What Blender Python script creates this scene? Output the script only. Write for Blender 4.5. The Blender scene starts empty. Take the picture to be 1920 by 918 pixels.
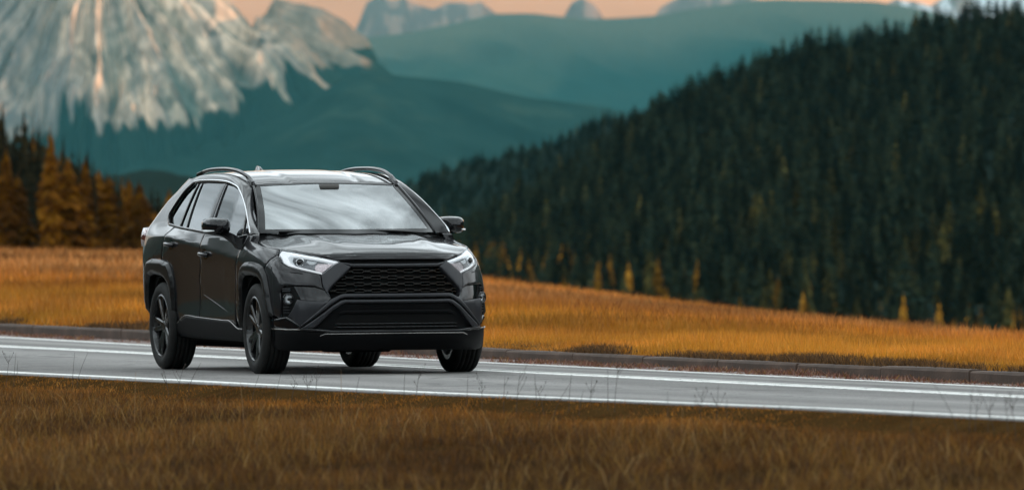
import bpy, bmesh, math, random
import numpy as np
from mathutils import Vector, Matrix
from mathutils.geometry import delaunay_2d_cdt

random.seed(7); RNG = np.random.default_rng(11)
SC = bpy.context.scene
COLL = SC.collection

# ------------------------------------------------------------------ camera
# World = car axes: x forward along the road, y to the car's left, z up, road level 0, front axle x=0.
CAM = np.array([56.535, -17.675, 1.119])
CR = np.array([0.31751, 0.94823, -0.00661]); CF = np.array([-0.94825, 0.31751, -0.00182])
FPX = 13911.0                                   # focal length in pixels of a 1920 wide frame
CF = CF / np.linalg.norm(CF); CR = CR - CF * (CR @ CF); CR /= np.linalg.norm(CR); CU = np.cross(CR, CF)
cd = bpy.data.cameras.new('camera'); cam = bpy.data.objects.new('camera', cd); COLL.objects.link(cam)
m = Matrix(((CR[0], CU[0], -CF[0], CAM[0]), (CR[1], CU[1], -CF[1], CAM[1]), (CR[2], CU[2], -CF[2], CAM[2]), (0, 0, 0, 1)))
cam.matrix_world = m
cd.sensor_width = 36.0; cd.lens = 36.0 * FPX / 1920.0
cd.clip_start = 1.0; cd.clip_end = 60000.0
cd.dof.use_dof = True; cd.dof.focus_distance = 59.2; cd.dof.aperture_fstop = cd.lens / 1000.0 / 0.052
SC.camera = cam

# ------------------------------------------------------------------ sky, sun, exposure
SUN_EL = math.radians(3.0); SUN_AZ_DIR = np.array([-0.198, 0.984])      # towards the sun, in world xy: ahead and to the right of the view
SUN_AZ_DIR = SUN_AZ_DIR / np.linalg.norm(SUN_AZ_DIR)
W = bpy.data.worlds.new('World'); SC.world = W; W.use_nodes = True
nt = W.node_tree; nt.nodes.clear()
def N(t, ty, **kw):
    n = t.nodes.new(ty)
    for k, v in kw.items():
        if k.startswith('in_'):
            key = k[3:]
            key = int(key) if key.isdigit() else key.replace('_', ' ')
            n.inputs[key].default_value = v
        else:
            setattr(n, k, v)
    return n
out = N(nt, 'ShaderNodeOutputWorld'); bg = N(nt, 'ShaderNodeBackground', in_Strength=0.14)
sky = N(nt, 'ShaderNodeTexSky', sky_type='NISHITA', sun_disc=False, sun_elevation=SUN_EL,
        sun_rotation=math.atan2(SUN_AZ_DIR[0], SUN_AZ_DIR[1]), dust_density=2.0)
tc = N(nt, 'ShaderNodeTexCoord'); sep = N(nt, 'ShaderNodeSeparateXYZ')
nt.links.new(tc.outputs['Generated'], sep.inputs[0])
# evening cloud deck: warm at the horizon all round, pale grey overhead, soft streaks
ramp = N(nt, 'ShaderNodeValToRGB')
cr = ramp.color_ramp; cr.elements[0].position = 0.0; cr.elements[0].color = (1.18, 0.37, 0.14, 1)
cr.elements[1].position = 1.0; cr.elements[1].color = (0.86, 0.97, 1.0, 1)
for p, c in ((0.03, (1.18, 0.50, 0.23, 1)), (0.075, (0.78, 0.60, 0.48, 1)), (0.14, (0.74, 0.80, 0.85, 1)), (0.28, (1.02, 1.12, 1.18, 1)), (0.6, (1.05, 1.16, 1.20, 1))):
    e = cr.elements.new(p); e.color = c
nt.links.new(sep.outputs['Z'], ramp.inputs[0])
CLOUD_OFF = (3.1, 1.2, 0.0)
mp = N(nt, 'ShaderNodeMapping'); mp.inputs['Scale'].default_value = (1.0, 1.0, 2.6); mp.inputs['Location'].default_value = CLOUD_OFF
nt.links.new(tc.outputs['Generated'], mp.inputs[0])
nz = N(nt, 'ShaderNodeTexNoise', in_Scale=4.2, in_Detail=6.0, in_Roughness=0.52, in_Distortion=0.2)
nt.links.new(mp.outputs[0], nz.inputs['Vector'])
cl = N(nt, 'ShaderNodeMapRange', in_1=0.34, in_2=0.66, in_3=0.38, in_4=1.58)
nt.links.new(nz.outputs[0], cl.inputs[0])
mul = N(nt, 'ShaderNodeVectorMath', operation='SCALE'); nt.links.new(ramp.outputs[0], mul.inputs[0]); nt.links.new(cl.outputs[0], mul.inputs['Scale'])
sc10 = N(nt, 'ShaderNodeVectorMath', operation='SCALE'); sc10.inputs['Scale'].default_value = 10.0
nt.links.new(mul.outputs[0], sc10.inputs[0])
mx = N(nt, 'ShaderNodeMix', data_type='RGBA'); mx.inputs[0].default_value = 0.88
nt.links.new(sky.outputs[0], mx.inputs[6]); nt.links.new(sc10.outputs[0], mx.inputs[7])
nt.links.new(mx.outputs[2], bg.inputs['Color']); nt.links.new(bg.outputs[0], out.inputs[0])

sl = bpy.data.lights.new('sun', 'SUN'); sl.energy = 5.0; sl.angle = math.radians(0.5); sl.color = (1.0, 0.50, 0.24)
sun = bpy.data.objects.new('sun', sl); COLL.objects.link(sun)
sd = Vector((SUN_AZ_DIR[0] * math.cos(SUN_EL), SUN_AZ_DIR[1] * math.cos(SUN_EL), math.sin(SUN_EL)))
sun.rotation_euler = sd.to_track_quat('Z', 'Y').to_euler(); sun.location = (0, 0, 60)
SC.view_settings.view_transform = 'Standard'; SC.view_settings.look = 'None'
SC.view_settings.exposure = 0.26; SC.view_settings.gamma = 1.0; SC.view_settings.use_curve_mapping = False
SC.render.engine = 'CYCLES'
SC.cycles.max_bounces = 8; SC.cycles.transparent_max_bounces = 12; SC.cycles.volume_bounces = 1
SC.cycles.sample_clamp_indirect = 6.0
SC.cycles.use_denoising = True
SC.cycles.caustics_reflective = False; SC.cycles.caustics_refractive = False

# ------------------------------------------------------------------ helpers
def mat(name):
    m = bpy.data.materials.new(name); m.use_nodes = True
    return m, m.node_tree, m.node_tree.nodes['Principled BSDF']
def simple(name, col, rough=0.5, metal=0.0, coat=0.0, coat_rough=0.03, spec=0.5, bump=0.0, bump_scale=200.0, var=0.0, var_scale=8.0):
    m, t, b = mat(name)
    b.inputs['Base Color'].default_value = (*col, 1); b.inputs['Roughness'].default_value = rough
    b.inputs['Metallic'].default_value = metal; b.inputs['Coat Weight'].default_value = coat
    b.inputs['Coat Roughness'].default_value = coat_rough; b.inputs['Specular IOR Level'].default_value = spec
    if var > 0 or bump > 0:
        co = N(t, 'ShaderNodeTexCoord')
    if var > 0:
        n = N(t, 'ShaderNodeTexNoise', in_Scale=var_scale, in_Detail=5.0); t.links.new(co.outputs['Object'], n.inputs['Vector'])
        mr = N(t, 'ShaderNodeMapRange', in_1=0.3, in_2=0.7, in_3=1 - var, in_4=1 + var); t.links.new(n.outputs[0], mr.inputs[0])
        vm = N(t, 'ShaderNodeVectorMath', operation='SCALE'); vm.inputs[0].default_value = col
        t.links.new(mr.outputs[0], vm.inputs['Scale']); t.links.new(vm.outputs[0], b.inputs['Base Color'])
    if bump > 0:
        n2 = N(t, 'ShaderNodeTexNoise', in_Scale=bump_scale, in_Detail=3.0); t.links.new(co.outputs['Object'], n2.inputs['Vector'])
        bp = N(t, 'ShaderNodeBump', in_Strength=bump, in_Distance=0.01); t.links.new(n2.outputs[0], bp.inputs['Height'])
        t.links.new(bp.outputs[0], b.inputs['Normal'])
    return m

def link(name, me, parent=None):
    o = bpy.data.objects.new(name, me); COLL.objects.link(o)
    if parent is not None: o.parent = parent
    return o
def mesh_np(name, V, Fc, material, smooth=True):
    """V (n,3); Fc list of equal-length index arrays (k,3)/(k,4)"""
    me = bpy.data.meshes.new(name)
    V = np.asarray(V, np.float32); me.vertices.add(len(V)); me.vertices.foreach_set('co', V.ravel())
    if not isinstance(Fc, list): Fc = [Fc]
    idx = np.concatenate([np.asarray(f, np.int32).ravel() for f in Fc if len(f)])
    tot = np.concatenate([np.full(len(f), np.asarray(f).shape[1], np.int32) for f in Fc if len(f)])
    st = np.concatenate([[0], np.cumsum(tot)[:-1]]).astype(np.int32)
    me.loops.add(len(idx)); me.loops.foreach_set('vertex_index', idx)
    me.polygons.add(len(tot)); me.polygons.foreach_set('loop_start', st)
    me.polygons.foreach_set('use_smooth', np.full(len(tot), smooth, bool))
    me.update(calc_edges=True); me.validate()
    if material is not None: me.materials.append(material)
    return me
def obj_np(name, V, Fc, material, parent=None, smooth=True):
    return link(name, mesh_np(name, V, Fc, material, smooth), parent)
def tag(o, label=None, cat=None, group=None, kind=None):
    if label: o['label'] = label
    if cat: o['category'] = cat
    if group: o['group'] = group
    if kind: o['kind'] = kind
    return o
def attr_col(me, name, cols):
    a = me.attributes.new(name, 'FLOAT_COLOR', 'POINT')
    c = np.ones((len(cols), 4), np.float32); c[:, :cols.shape[1]] = cols
    a.data.foreach_set('color', c.ravel())

def sstep(a, b, x):
    t = np.clip((np.asarray(x, float) - a) / (b - a), 0, 1); return t * t * (3 - 2 * t)
def vnoise(x, y, seed=0):
    x = np.asarray(x, float); y = np.asarray(y, float)
    xi = np.floor(x).astype(np.int64); yi = np.floor(y).astype(np.int64); fx = x - xi; fy = y - yi
    fx = fx * fx * (3 - 2 * fx); fy = fy * fy * (3 - 2 * fy)
    def h(i, j):
        n = (i * 374761393 + j * 668265263 + seed * 1442695041) & 0x7fffffff
        n = ((n ^ (n >> 13)) * 1274126177) & 0x7fffffff
        return ((n ^ (n >> 16)) & 0xffff) / 65535.0
    a = h(xi, yi); b = h(xi + 1, yi); c = h(xi, yi + 1); d = h(xi + 1, yi + 1)
    return a + (b - a) * fx + (c - a) * fy + (a - b - c + d) * fx * fy
def fbm(x, y, seed=0, oct=5, g=0.5):
    s = 0; a = 1.0; t = 0
    for k in range(oct):
        s = s + a * vnoise(x * 2 ** k, y * 2 ** k, seed + k * 17); t += a; a *= g
    return s / t
def ridged(x, y, seed=0, oct=4):
    s = 0; a = 1.0; t = 0
    for k in range(oct):
        s = s + a * (1 - np.abs(2 * vnoise(x * 2 ** k, y * 2 ** k, seed + k * 31) - 1)); t += a; a *= 0.5
    return s / t
# view frame on the ground: d metres ahead of the camera, l metres to its right
FH = np.array([CF[0], CF[1]]) / np.hypot(CF[0], CF[1]); RH = np.array([-FH[1], FH[0]]) * -1
def dl(d, l):
    d = np.asarray(d, float); l = np.asarray(l, float)
    return CAM[0] + d * FH[0] + l * RH[0], CAM[1] + d * FH[1] + l * RH[1]
def grid_faces(nu, nv):
    i = np.arange(nu - 1)[:, None] * nv + np.arange(nv - 1)[None, :]
    i = i.ravel(); return np.stack([i, i + nv, i + nv + 1, i + 1], 1)
HOR = lambda px: 440.7 - 0.0066 * px          # image row of the true horizon
def lofz(px, py, d):                          # height of the sight line at distance d
    return CAM[2] + (HOR(px) - py) / FPX * d
# ================================================================== SETTING
def asphalt():
    m, t, b = mat('asphalt'); co = N(t, 'ShaderNodeTexCoord')
    n1 = N(t, 'ShaderNodeTexNoise', in_Scale=0.5, in_Detail=6.0); mp = N(t, 'ShaderNodeMapping'); mp.inputs['Scale'].default_value = (0.12, 1.6, 1)
    t.links.new(co.outputs['Object'], mp.inputs[0]); t.links.new(mp.outputs[0], n1.inputs['Vector'])
    n2 = N(t, 'ShaderNodeTexNoise', in_Scale=60.0, in_Detail=4.0); t.links.new(co.outputs['Object'], n2.inputs['Vector'])
    a = N(t, 'ShaderNodeMath', operation='ADD'); t.links.new(n1.outputs[0], a.inputs[0]); t.links.new(n2.outputs[0], a.inputs[1])
    r = N(t, 'ShaderNodeValToRGB'); r.color_ramp.elements[0].color = (0.118, 0.111, 0.106, 1); r.color_ramp.elements[1].color = (0.24, 0.228, 0.219, 1)
    r.color_ramp.elements[0].position = 0.75; r.color_ramp.elements[1].position = 1.25 if False else 1.0
    h = N(t, 'ShaderNodeMath', operation='MULTIPLY', in_1=0.9); t.links.new(a.outputs[0], h.inputs[0]); t.links.new(h.outputs[0], r.inputs[0])
    sx = N(t, 'ShaderNodeSeparateXYZ'); t.links.new(co.outputs['Object'], sx.inputs[0])
    wv = N(t, 'ShaderNodeMath', operation='MULTIPLY', in_1=3.9); t.links.new(sx.outputs['Y'], wv.inputs[0]); wc = N(t, 'ShaderNodeMath', operation='COSINE'); t.links.new(wv.outputs[0], wc.inputs[0])
    n4 = N(t, 'ShaderNodeTexNoise', in_Scale=0.35, in_Detail=4.0); t.links.new(co.outputs['Object'], n4.inputs['Vector'])
    wm = N(t, 'ShaderNodeMath', operation='MULTIPLY'); t.links.new(wc.outputs[0], wm.inputs[0]); t.links.new(n4.outputs[0], wm.inputs[1])
    wr = N(t, 'ShaderNodeMapRange', in_1=-0.6, in_2=0.6, in_3=0.80, in_4=1.16); t.links.new(wm.outputs[0], wr.inputs[0])
    vo = N(t, 'ShaderNodeTexVoronoi', feature='DISTANCE_TO_EDGE', in_Scale=0.55); n5 = N(t, 'ShaderNodeTexNoise', in_Scale=1.5, in_Detail=5.0); t.links.new(co.outputs['Object'], n5.inputs['Vector'])
    va = N(t, 'ShaderNodeVectorMath', operation='MULTIPLY_ADD'); va.inputs[1].default_value = (1.4, 1.4, 0); t.links.new(n5.outputs['Color'], va.inputs[0]); t.links.new(co.outputs['Object'], va.inputs[2]); t.links.new(va.outputs[0], vo.inputs['Vector'])
    cr_ = N(t, 'ShaderNodeMapRange', in_1=0.0, in_2=0.025, in_3=0.55, in_4=1.0); t.links.new(vo.outputs['Distance'], cr_.inputs[0])
    mm = N(t, 'ShaderNodeMath', operation='MULTIPLY'); t.links.new(wr.outputs[0], mm.inputs[0]); t.links.new(cr_.outputs[0], mm.inputs[1])
    vs_ = N(t, 'ShaderNodeVectorMath', operation='SCALE'); t.links.new(r.outputs[0], vs_.inputs[0]); t.links.new(mm.outputs[0], vs_.inputs['Scale'])
    t.links.new(vs_.outputs[0], b.inputs['Base Color']); b.inputs['Roughness'].default_value = 0.75; b.inputs['Specular IOR Level'].default_value = 0.12
    bp = N(t, 'ShaderNodeBump', in_Strength=0.35, in_Distance=0.006); n3 = N(t, 'ShaderNodeTexNoise', in_Scale=130.0)
    t.links.new(co.outputs['Object'], n3.inputs['Vector']); t.links.new(n3.outputs[0], bp.inputs['Height']); t.links.new(bp.outputs[0], b.inputs['Normal'])
    return m
M_ASPH = asphalt()
def paintmat():
    m, t, b = mat('road_paint'); co = N(t, 'ShaderNodeTexCoord')
    n = N(t, 'ShaderNodeTexNoise', in_Scale=9.0, in_Detail=8.0, in_Roughness=0.7); t.links.new(co.outputs['Object'], n.inputs['Vector'])
    r = N(t, 'ShaderNodeValToRGB'); r.color_ramp.elements[0].position = 0.36; r.color_ramp.elements[0].color = (0.30, 0.29, 0.28, 1)
    r.color_ramp.elements[1].position = 0.5; r.color_ramp.elements[1].color = (0.74, 0.73, 0.70, 1)
    t.links.new(n.outputs[0], r.inputs[0]); t.links.new(r.outputs[0], b.inputs['Base Color']); b.inputs['Roughness'].default_value = 0.6
    return m
M_PAINT = paintmat()
M_CONC = simple('kerb_concrete', (0.068, 0.043, 0.031), 0.9, var=0.4, var_scale=3.0, bump=0.6, bump_scale=40)
M_SOIL = simple('soil', (0.060, 0.038, 0.026), 0.95, var=0.4, var_scale=5.0, bump=0.8, bump_scale=20)
M_GRAVEL = simple('gravel', (0.15, 0.105, 0.09), 0.9, var=0.5, var_scale=30.0)

def attr_mat(name, rough=0.85, spec=0.15, transl=0.0, noise=0.25, nscale=0.02):
    m, t, b = mat(name)
    at = N(t, 'ShaderNodeAttribute', attribute_name='tint'); src = at.outputs['Color']
    if noise > 0:
        co = N(t, 'ShaderNodeTexCoord'); n = N(t, 'ShaderNodeTexNoise', in_Scale=nscale, in_Detail=6.0, in_Roughness=0.65)
        t.links.new(co.outputs['Object'], n.inputs['Vector'])
        mr = N(t, 'ShaderNodeMapRange', in_1=0.3, in_2=0.7, in_3=1 - noise, in_4=1 + noise); t.links.new(n.outputs[0], mr.inputs[0])
        vm = N(t, 'ShaderNodeVectorMath', operation='SCALE'); t.links.new(src, vm.inputs[0]); t.links.new(mr.outputs[0], vm.inputs['Scale']); src = vm.outputs[0]
    t.links.new(src, b.inputs['Base Color']); b.inputs['Roughness'].default_value = rough; b.inputs['Specular IOR Level'].default_value = spec
    if transl > 0:
        tr = N(t, 'ShaderNodeBsdfTranslucent'); t.links.new(src, tr.inputs['Color']); ms = N(t, 'ShaderNodeMixShader', in_0=transl)
        t.links.new(b.outputs[0], ms.inputs[1]); t.links.new(tr.outputs[0], ms.inputs[2])
        t.links.new(ms.outputs[0], t.nodes['Material Output'].inputs['Surface'])
    return m
M_GRASS = attr_mat('grass_blades', 0.7, 0.2, 0.35, 0.0)
M_TERR = attr_mat('meadow_ground', 0.95, 0.0, 0.0, 0.3, 3.0)
M_ROCK = attr_mat('mountain_rock_and_forest', 1.0, 0.0, 0.0, 0.18, 0.05)
M_TREE = attr_mat('conifer_needles', 0.9, 0.03, 0.25, 0.0)
M_BARK = simple('conifer_bark', (0.05, 0.035, 0.025), 0.95)

# --- road: near lane level with a crown at the centre line, far lane falling away
def z_near(x): return np.interp(x, [-300, -20, -3, .8, 8.6, 10.5, 14.85, 16.3, 40, 120], [-.01, -.01, -.006, .008, .034, .046, .072, .083, .15, .16])
def z_far(x): return np.interp(x, [-300, -60, -28, -22, -10, 10, 200], [-0.05, -0.06, -0.083, -0.098, -0.116, -0.122, -0.122])
Y_NEAR, Y_CEN, Y_FAR = -2.32, 1.22, 4.3
def road_z(x, y):
    zn = z_near(x) * np.clip((Y_CEN - y) / (Y_CEN - Y_NEAR), 0, 1.4)
    return np.where(y < Y_CEN, zn, z_far(x) * (y - Y_CEN) / (Y_FAR - Y_CEN))
def ribbon(name, y0, y1, dz, material, parent=None, xs=None, ny=2, yfun=None, mat_smooth=True):
    xs = np.linspace(-300, 120, 281) if xs is None else xs
    ys = np.linspace(0, 1, ny); X = np.repeat(xs[:, None], ny, 1)
    wob = 0.012 * np.sin(xs * 0.9) + 0.008 * np.sin(xs * 2.3 + 1)
    Y = (y0 + (y1 - y0) * ys)[None, :] + (wob[:, None] if dz > 0 else 0)
    Y = np.broadcast_to(Y, X.shape)
    V = np.stack([X, Y, road_z(X, Y) + dz], 2).reshape(-1, 3)
    V = V.reshape(len(xs), ny, 3)
    lo = V[:, 0].copy(); hi = V[:, -1].copy(); lo[:, 2] -= .0055 if dz > 0 else .16; hi[:, 2] -= .0055 if dz > 0 else .10
    V = np.concatenate([lo[:, None], V[:, :1], V, V[:, -1:], hi[:, None]], 1); F = grid_faces(len(xs), ny + 4)[:, ::-1]; col_ = np.tile(np.arange(ny + 3), len(xs) - 1); F = F[(col_ != 1) & (col_ != ny + 1)]
    return obj_np(name, V.reshape(-1, 3), F, material, parent, mat_smooth)
road = ribbon('road', -2.62, 4.62, 0.0, M_ASPH, ny=33); tag(road, kind='structure')
ribbon('edge_line', Y_NEAR - 0.09, Y_NEAR + 0.09, 0.004, M_PAINT, road)
ribbon('edge_line', Y_FAR - 0.13, Y_FAR + 0.13, 0.004, M_PAINT, road)
ribbon('centre_line', Y_CEN - 0.22, Y_CEN - 0.06, 0.004, M_PAINT, road)
ribbon('centre_line', Y_CEN + 0.06, Y_CEN + 0.20, 0.004, M_PAINT, road)

# --- verge strip, kerb stones
Y_KERB = 5.2
def z_kb(x): return np.interp(x, [-300, -31, -26, -13, -9, -1.6, 200], [-0.07, -0.088, -0.097, -0.127, -0.128, -0.146, -0.15])
def z_kt(x): return np.interp(x, [-300, -32, -26, -13, -9, 0, 200], [0.03, 0.026, 0.022, -0.034, -0.036, -0.044, -0.05])
xs = np.linspace(-300, 120, 841)
vv = []
for j, t in enumerate(np.linspace(0, 1, 7)):
    y = 4.615 + (Y_KERB + 0.04 - 4.615) * t
    z0 = road_z(xs, np.full_like(xs, 4.615)) - 0.003
    vv.append(np.stack([xs, np.full_like(xs, y), z0 * (1 - t) + (z_kb(xs)) * t + 0.012 * (vnoise(xs * 3, y * 9, 4) - 0.4) * (t > 0.01)], 1))
V = np.stack(vv, 1).reshape(-1, 3)
vs = obj_np('gravel_verge', V, grid_faces(len(xs), 7)[:, ::-1], M_GRAVEL); tag(vs, kind='structure')
kerb = bpy.data.objects.new('kerb', None); COLL.objects.link(kerb); tag(kerb, kind='structure')
def kerb_mesh():
    bm = bmesh.new(); L = 1.985
    prof = [(0.0, -0.20), (0.0, 0.085), (0.018, 0.105), (0.16, 0.105), (0.16, -0.20)]
    n = 5; rows = []
    for i in range(n):
        x = -L / 2 + L * i / (n - 1)
        rows.append([bm.verts.new((x, p[0] + 0.004 * math.sin(i * 2.1 + k), p[1] + 0.003 * math.sin(i * 1.3 + k * 2))) for k, p in enumerate(prof)])
    for i in range(n - 1):
        for k in range(len(prof) - 1): bm.faces.new((rows[i][k], rows[i][k + 1], rows[i + 1][k + 1], rows[i + 1][k]))
    bm.faces.new(rows[0][::-1]); bm.faces.new(rows[-1])
    bmesh.ops.recalc_face_normals(bm, faces=bm.faces)
    me = bpy.data.meshes.new('kerb_stone'); bm.to_mesh(me); bm.free(); me.materials.append(M_CONC); return me
KM = kerb_mesh()
for k in range(40):
    x = -62 + 2.0 * k + 1.0
    o = link('kerb_stone', KM, kerb); sl_ = math.atan2(float(z_kt(x + 1) - z_kt(x - 1)), 2.0)
    o.location = (x, Y_KERB + random.uniform(-0.006, 0.006), float(z_kt(x)) - 0.105 + random.uniform(-0.006, 0.006)); o.rotation_euler = (random.uniform(-0.02, 0.02), -sl_, 0)

# --- meadow behind the kerb up to its crest, falling away into the valley beyond
CREST = ([-1500, -300, 0, 275, 600, 915, 1150, 1400, 1650, 1920, 2400, 3600], [488, 482, 480, 485, 508, 538, 566, 599, 631, 668, 722, 790])
DC = 170.0
def crest_z(px): return lofz(px, np.interp(px, *CREST), DC)
def ground_far(d, l):                           # open ground beyond the crest, before hills
    px = 960 + FPX * l / np.maximum(d, 1.0)
    sl_ = (HOR(px) - np.interp(px, *CREST)) / FPX - 0.006
    return crest_z(px) + sl_ * (d - DC)
# parametrised by x along the road and depth behind it
def meadow_z(X, Y):
    dx = X - CAM[0]; dy = Y - CAM[1]; d = dx * FH[0] + dy * FH[1]; l = dx * RH[0] + dy * RH[1]
    px = 960 + FPX * l / np.maximum(d, 20.0)
    # depth at which this sight line crosses the kerb line y=5.36
    slope = FH[1] + RH[1] * (px - 960) / FPX
    de = (5.36 - CAM[1]) / np.maximum(slope, 0.05)
    zc = crest_z(px); ze = z_kt(X) - 0.01
    t = np.clip((d - de) / np.maximum(DC - de, 20.0), 0, 1)
    bank = 0.05 * sstep(0, 0.015, t)
    z = ze + bank + (zc - ze - 0.05) * t ** 1.15
    far = ground_far(np.maximum(d, DC), l)
    rough = 0.07 * (fbm(X * 0.5, Y * 0.5, 5, 4) - 0.5) + 0.35 * (fbm(X * 0.06, Y * 0.06, 8, 3) - 0.5) * sstep(0.02, 0.3, t) * 0.6
    return np.where(d < DC, z, far) + rough * np.where(d < DC, 1, 0.4)
dd = np.concatenate([np.linspace(0, 1, 100) ** 1.6 * 190, 190 + np.linspace(0, 1, 40)[1:] ** 1.5 * 500])
ll = np.linspace(-1, 1, 150)
# grid in (along-road x, offset from kerb) near, skewed along the view so that it is finer in sight
us = np.concatenate([np.linspace(-260, -75, 30), np.linspace(-70, 20, 181), np.linspace(24, 110, 20)])
Gx = us[:, None] + FH[0] / FH[1] * dd[None, :] * 0.9; Gy = 5.36 + dd[None, :] * 0.9 + 0 * us[:, None]
Gz = meadow_z(Gx, Gy)
mt = np.stack([0.17 + 0 * Gx, 0.075 + 0 * Gx, 0.018 + 0 * Gx], 2) * (0.7 + 0.6 * fbm(Gx * 0.15, Gy * 0.15, 3))[:, :, None]
me = mesh_np('meadow', np.stack([Gx, Gy, Gz], 2).reshape(-1, 3), grid_faces(len(us), len(dd))[:, ::-1], M_TERR)
attr_col(me, 'tint', mt.reshape(-1, 3)); meadow = link('meadow', me); tag(meadow, kind='structure')

# --- bank between the camera and the road
def bank_z(X, Y):
    e = np.clip(-2.60 - Y, 0, None)
    z = road_z(X, np.full_like(X, -2.6)) - 0.006 - 0.075 * sstep(0, 0.45, e) - 0.034 * np.clip(e - 0.2, 0, None)
    z = np.maximum(z, -0.95 - 0.0 * X)
    return z + 0.09 * (fbm(X * 1.1, Y * 1.1, 12, 4) - 0.5) * sstep(0.05, 0.8, e)
bx_ = np.concatenate([np.linspace(-300, -40, 40), np.linspace(-38, 50, 200), np.linspace(52, 130, 20)]); by_ = -2.60 - np.concatenate([np.linspace(0, 1, 60) ** 1.5 * 10, 10 + np.linspace(0, 1, 30)[1:] ** 1.5 * 90])
Bx, By = np.meshgrid(bx_, by_, indexing='ij'); Bz = bank_z(Bx, By)
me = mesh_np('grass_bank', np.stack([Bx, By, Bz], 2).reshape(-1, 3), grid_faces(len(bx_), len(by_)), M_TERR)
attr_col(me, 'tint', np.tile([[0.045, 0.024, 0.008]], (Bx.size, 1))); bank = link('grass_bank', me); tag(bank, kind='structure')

# --- grass blades
def blades(name, P, H, Wd, lean, cols, segs=2, label=None):
    n = len(P); ang = RNG.uniform(0, 2 * np.pi, n); la = RNG.uniform(0, 2 * np.pi, n)
    w = np.stack([np.cos(ang), np.sin(ang), 0 * ang], 1) * (Wd * 0.5)[:, None]
    ln = np.stack([np.cos(la), np.sin(la), 0 * la], 1) * (lean * H)[:, None]; up = np.array([[0, 0, 1.0]])
    if segs == 2:
        mid = P + up * (H * 0.55)[:, None] + ln * 0.35; tip = P + up * (H * np.sqrt(np.clip(1 - lean ** 2 * 0.5, 0.2, 1)))[:, None] + ln
        V = np.stack([P - w, P + w, mid + w * 0.75, mid - w * 0.75, tip], 1).reshape(-1, 3)
        b = np.arange(n) * 5; F = [np.stack([b, b + 1, b + 2, b + 3], 1), np.stack([b + 3, b + 2, b + 4], 1)]; k = 5
    else:
        tip = P + up * H[:, None] + ln; V = np.stack([P - w, P + w, tip], 1).reshape(-1, 3); b = np.arange(n) * 3
        F = [np.stack([b, b + 1, b + 2], 1)]; k = 3
    me = mesh_np(name, V, F, M_GRASS, True); attr_col(me, 'tint', np.repeat(cols, k, 0))
    o = link(name, me); return o
def palette(n, pal, w):
    pal = np.array(pal); i = RNG.choice(len(pal), n, p=np.array(w) / sum(w)); return pal[i] * RNG.uniform(0.7, 1.3, (n, 1))
def in_view(X, Y, pad=60):
    dx = X - CAM[0]; dy = Y - CAM[1]; d = dx * FH[0] + dy * FH[1]; l = dx * RH[0] + dy * RH[1]
    px = 960 + FPX * l / d
    return d, px, (px > -pad) & (px < 1920 + pad)
# foreground bank: sample inside the view wedge and a margin around it
nf = 300000
d_ = RNG.uniform(30, 62, nf * 2); px_ = RNG.uniform(-250, 2170, nf * 2)
X, Y = dl(d_, (px_ - 960) / FPX * d_)
k = (Y < -2.63) & (RNG.uniform(0, 1, len(X)) < (d_ / 62) ** 1.0); X = X[k][:nf]; Y = Y[k][:nf]
e = -2.60 - Y
cl_ = fbm(X * 1.6, Y * 1.6, 21, 4); keep = RNG.uniform(0, 1, len(X)) < (0.35 + 1.1 * cl_); X = X[keep]; Y = Y[keep]; e = e[keep]; cl_ = cl_[keep]
cl2 = fbm(X * 3.5, Y * 3.5, 23, 2); H = (0.028 + 0.13 * (.35 * cl_ + .65 * cl2) ** 1.7 * RNG.uniform(0.4, 1.6, len(X))) * (0.30 + 0.70 * sstep(0.1, 1.3, e)); big = fbm(X * 0.35, Y * 0.35, 44, 3)
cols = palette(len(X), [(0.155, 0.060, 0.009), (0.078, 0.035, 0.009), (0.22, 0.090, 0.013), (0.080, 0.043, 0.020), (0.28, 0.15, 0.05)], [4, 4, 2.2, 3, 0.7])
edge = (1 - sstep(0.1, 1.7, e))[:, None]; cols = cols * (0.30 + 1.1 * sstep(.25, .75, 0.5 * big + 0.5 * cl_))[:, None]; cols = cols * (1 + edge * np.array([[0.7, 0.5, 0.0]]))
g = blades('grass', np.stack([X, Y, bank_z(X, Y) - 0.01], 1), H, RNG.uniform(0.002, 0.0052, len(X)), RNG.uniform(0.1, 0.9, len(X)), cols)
n2 = 12000; i2 = RNG.choice(len(X), n2); X2 = X[i2]; Y2 = Y[i2]; e2 = -2.6 - Y2; k2 = (e2 > .5) & (fbm(X2 * .9, Y2 * .9, 81, 3) > .42); X2, Y2 = X2[k2], Y2[k2]
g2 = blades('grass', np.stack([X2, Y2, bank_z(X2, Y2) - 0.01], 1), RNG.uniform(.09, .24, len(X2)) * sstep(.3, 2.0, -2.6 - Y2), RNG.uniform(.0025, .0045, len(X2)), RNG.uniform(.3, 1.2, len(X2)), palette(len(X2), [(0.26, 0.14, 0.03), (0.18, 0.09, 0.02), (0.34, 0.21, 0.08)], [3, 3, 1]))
tag(g2, 'taller straw coloured strands among the brown grass of the near bank', 'grass', kind='stuff')
tag(g, 'short brown autumn grass covering the bank in front of the road', 'grass', kind='stuff')
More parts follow.
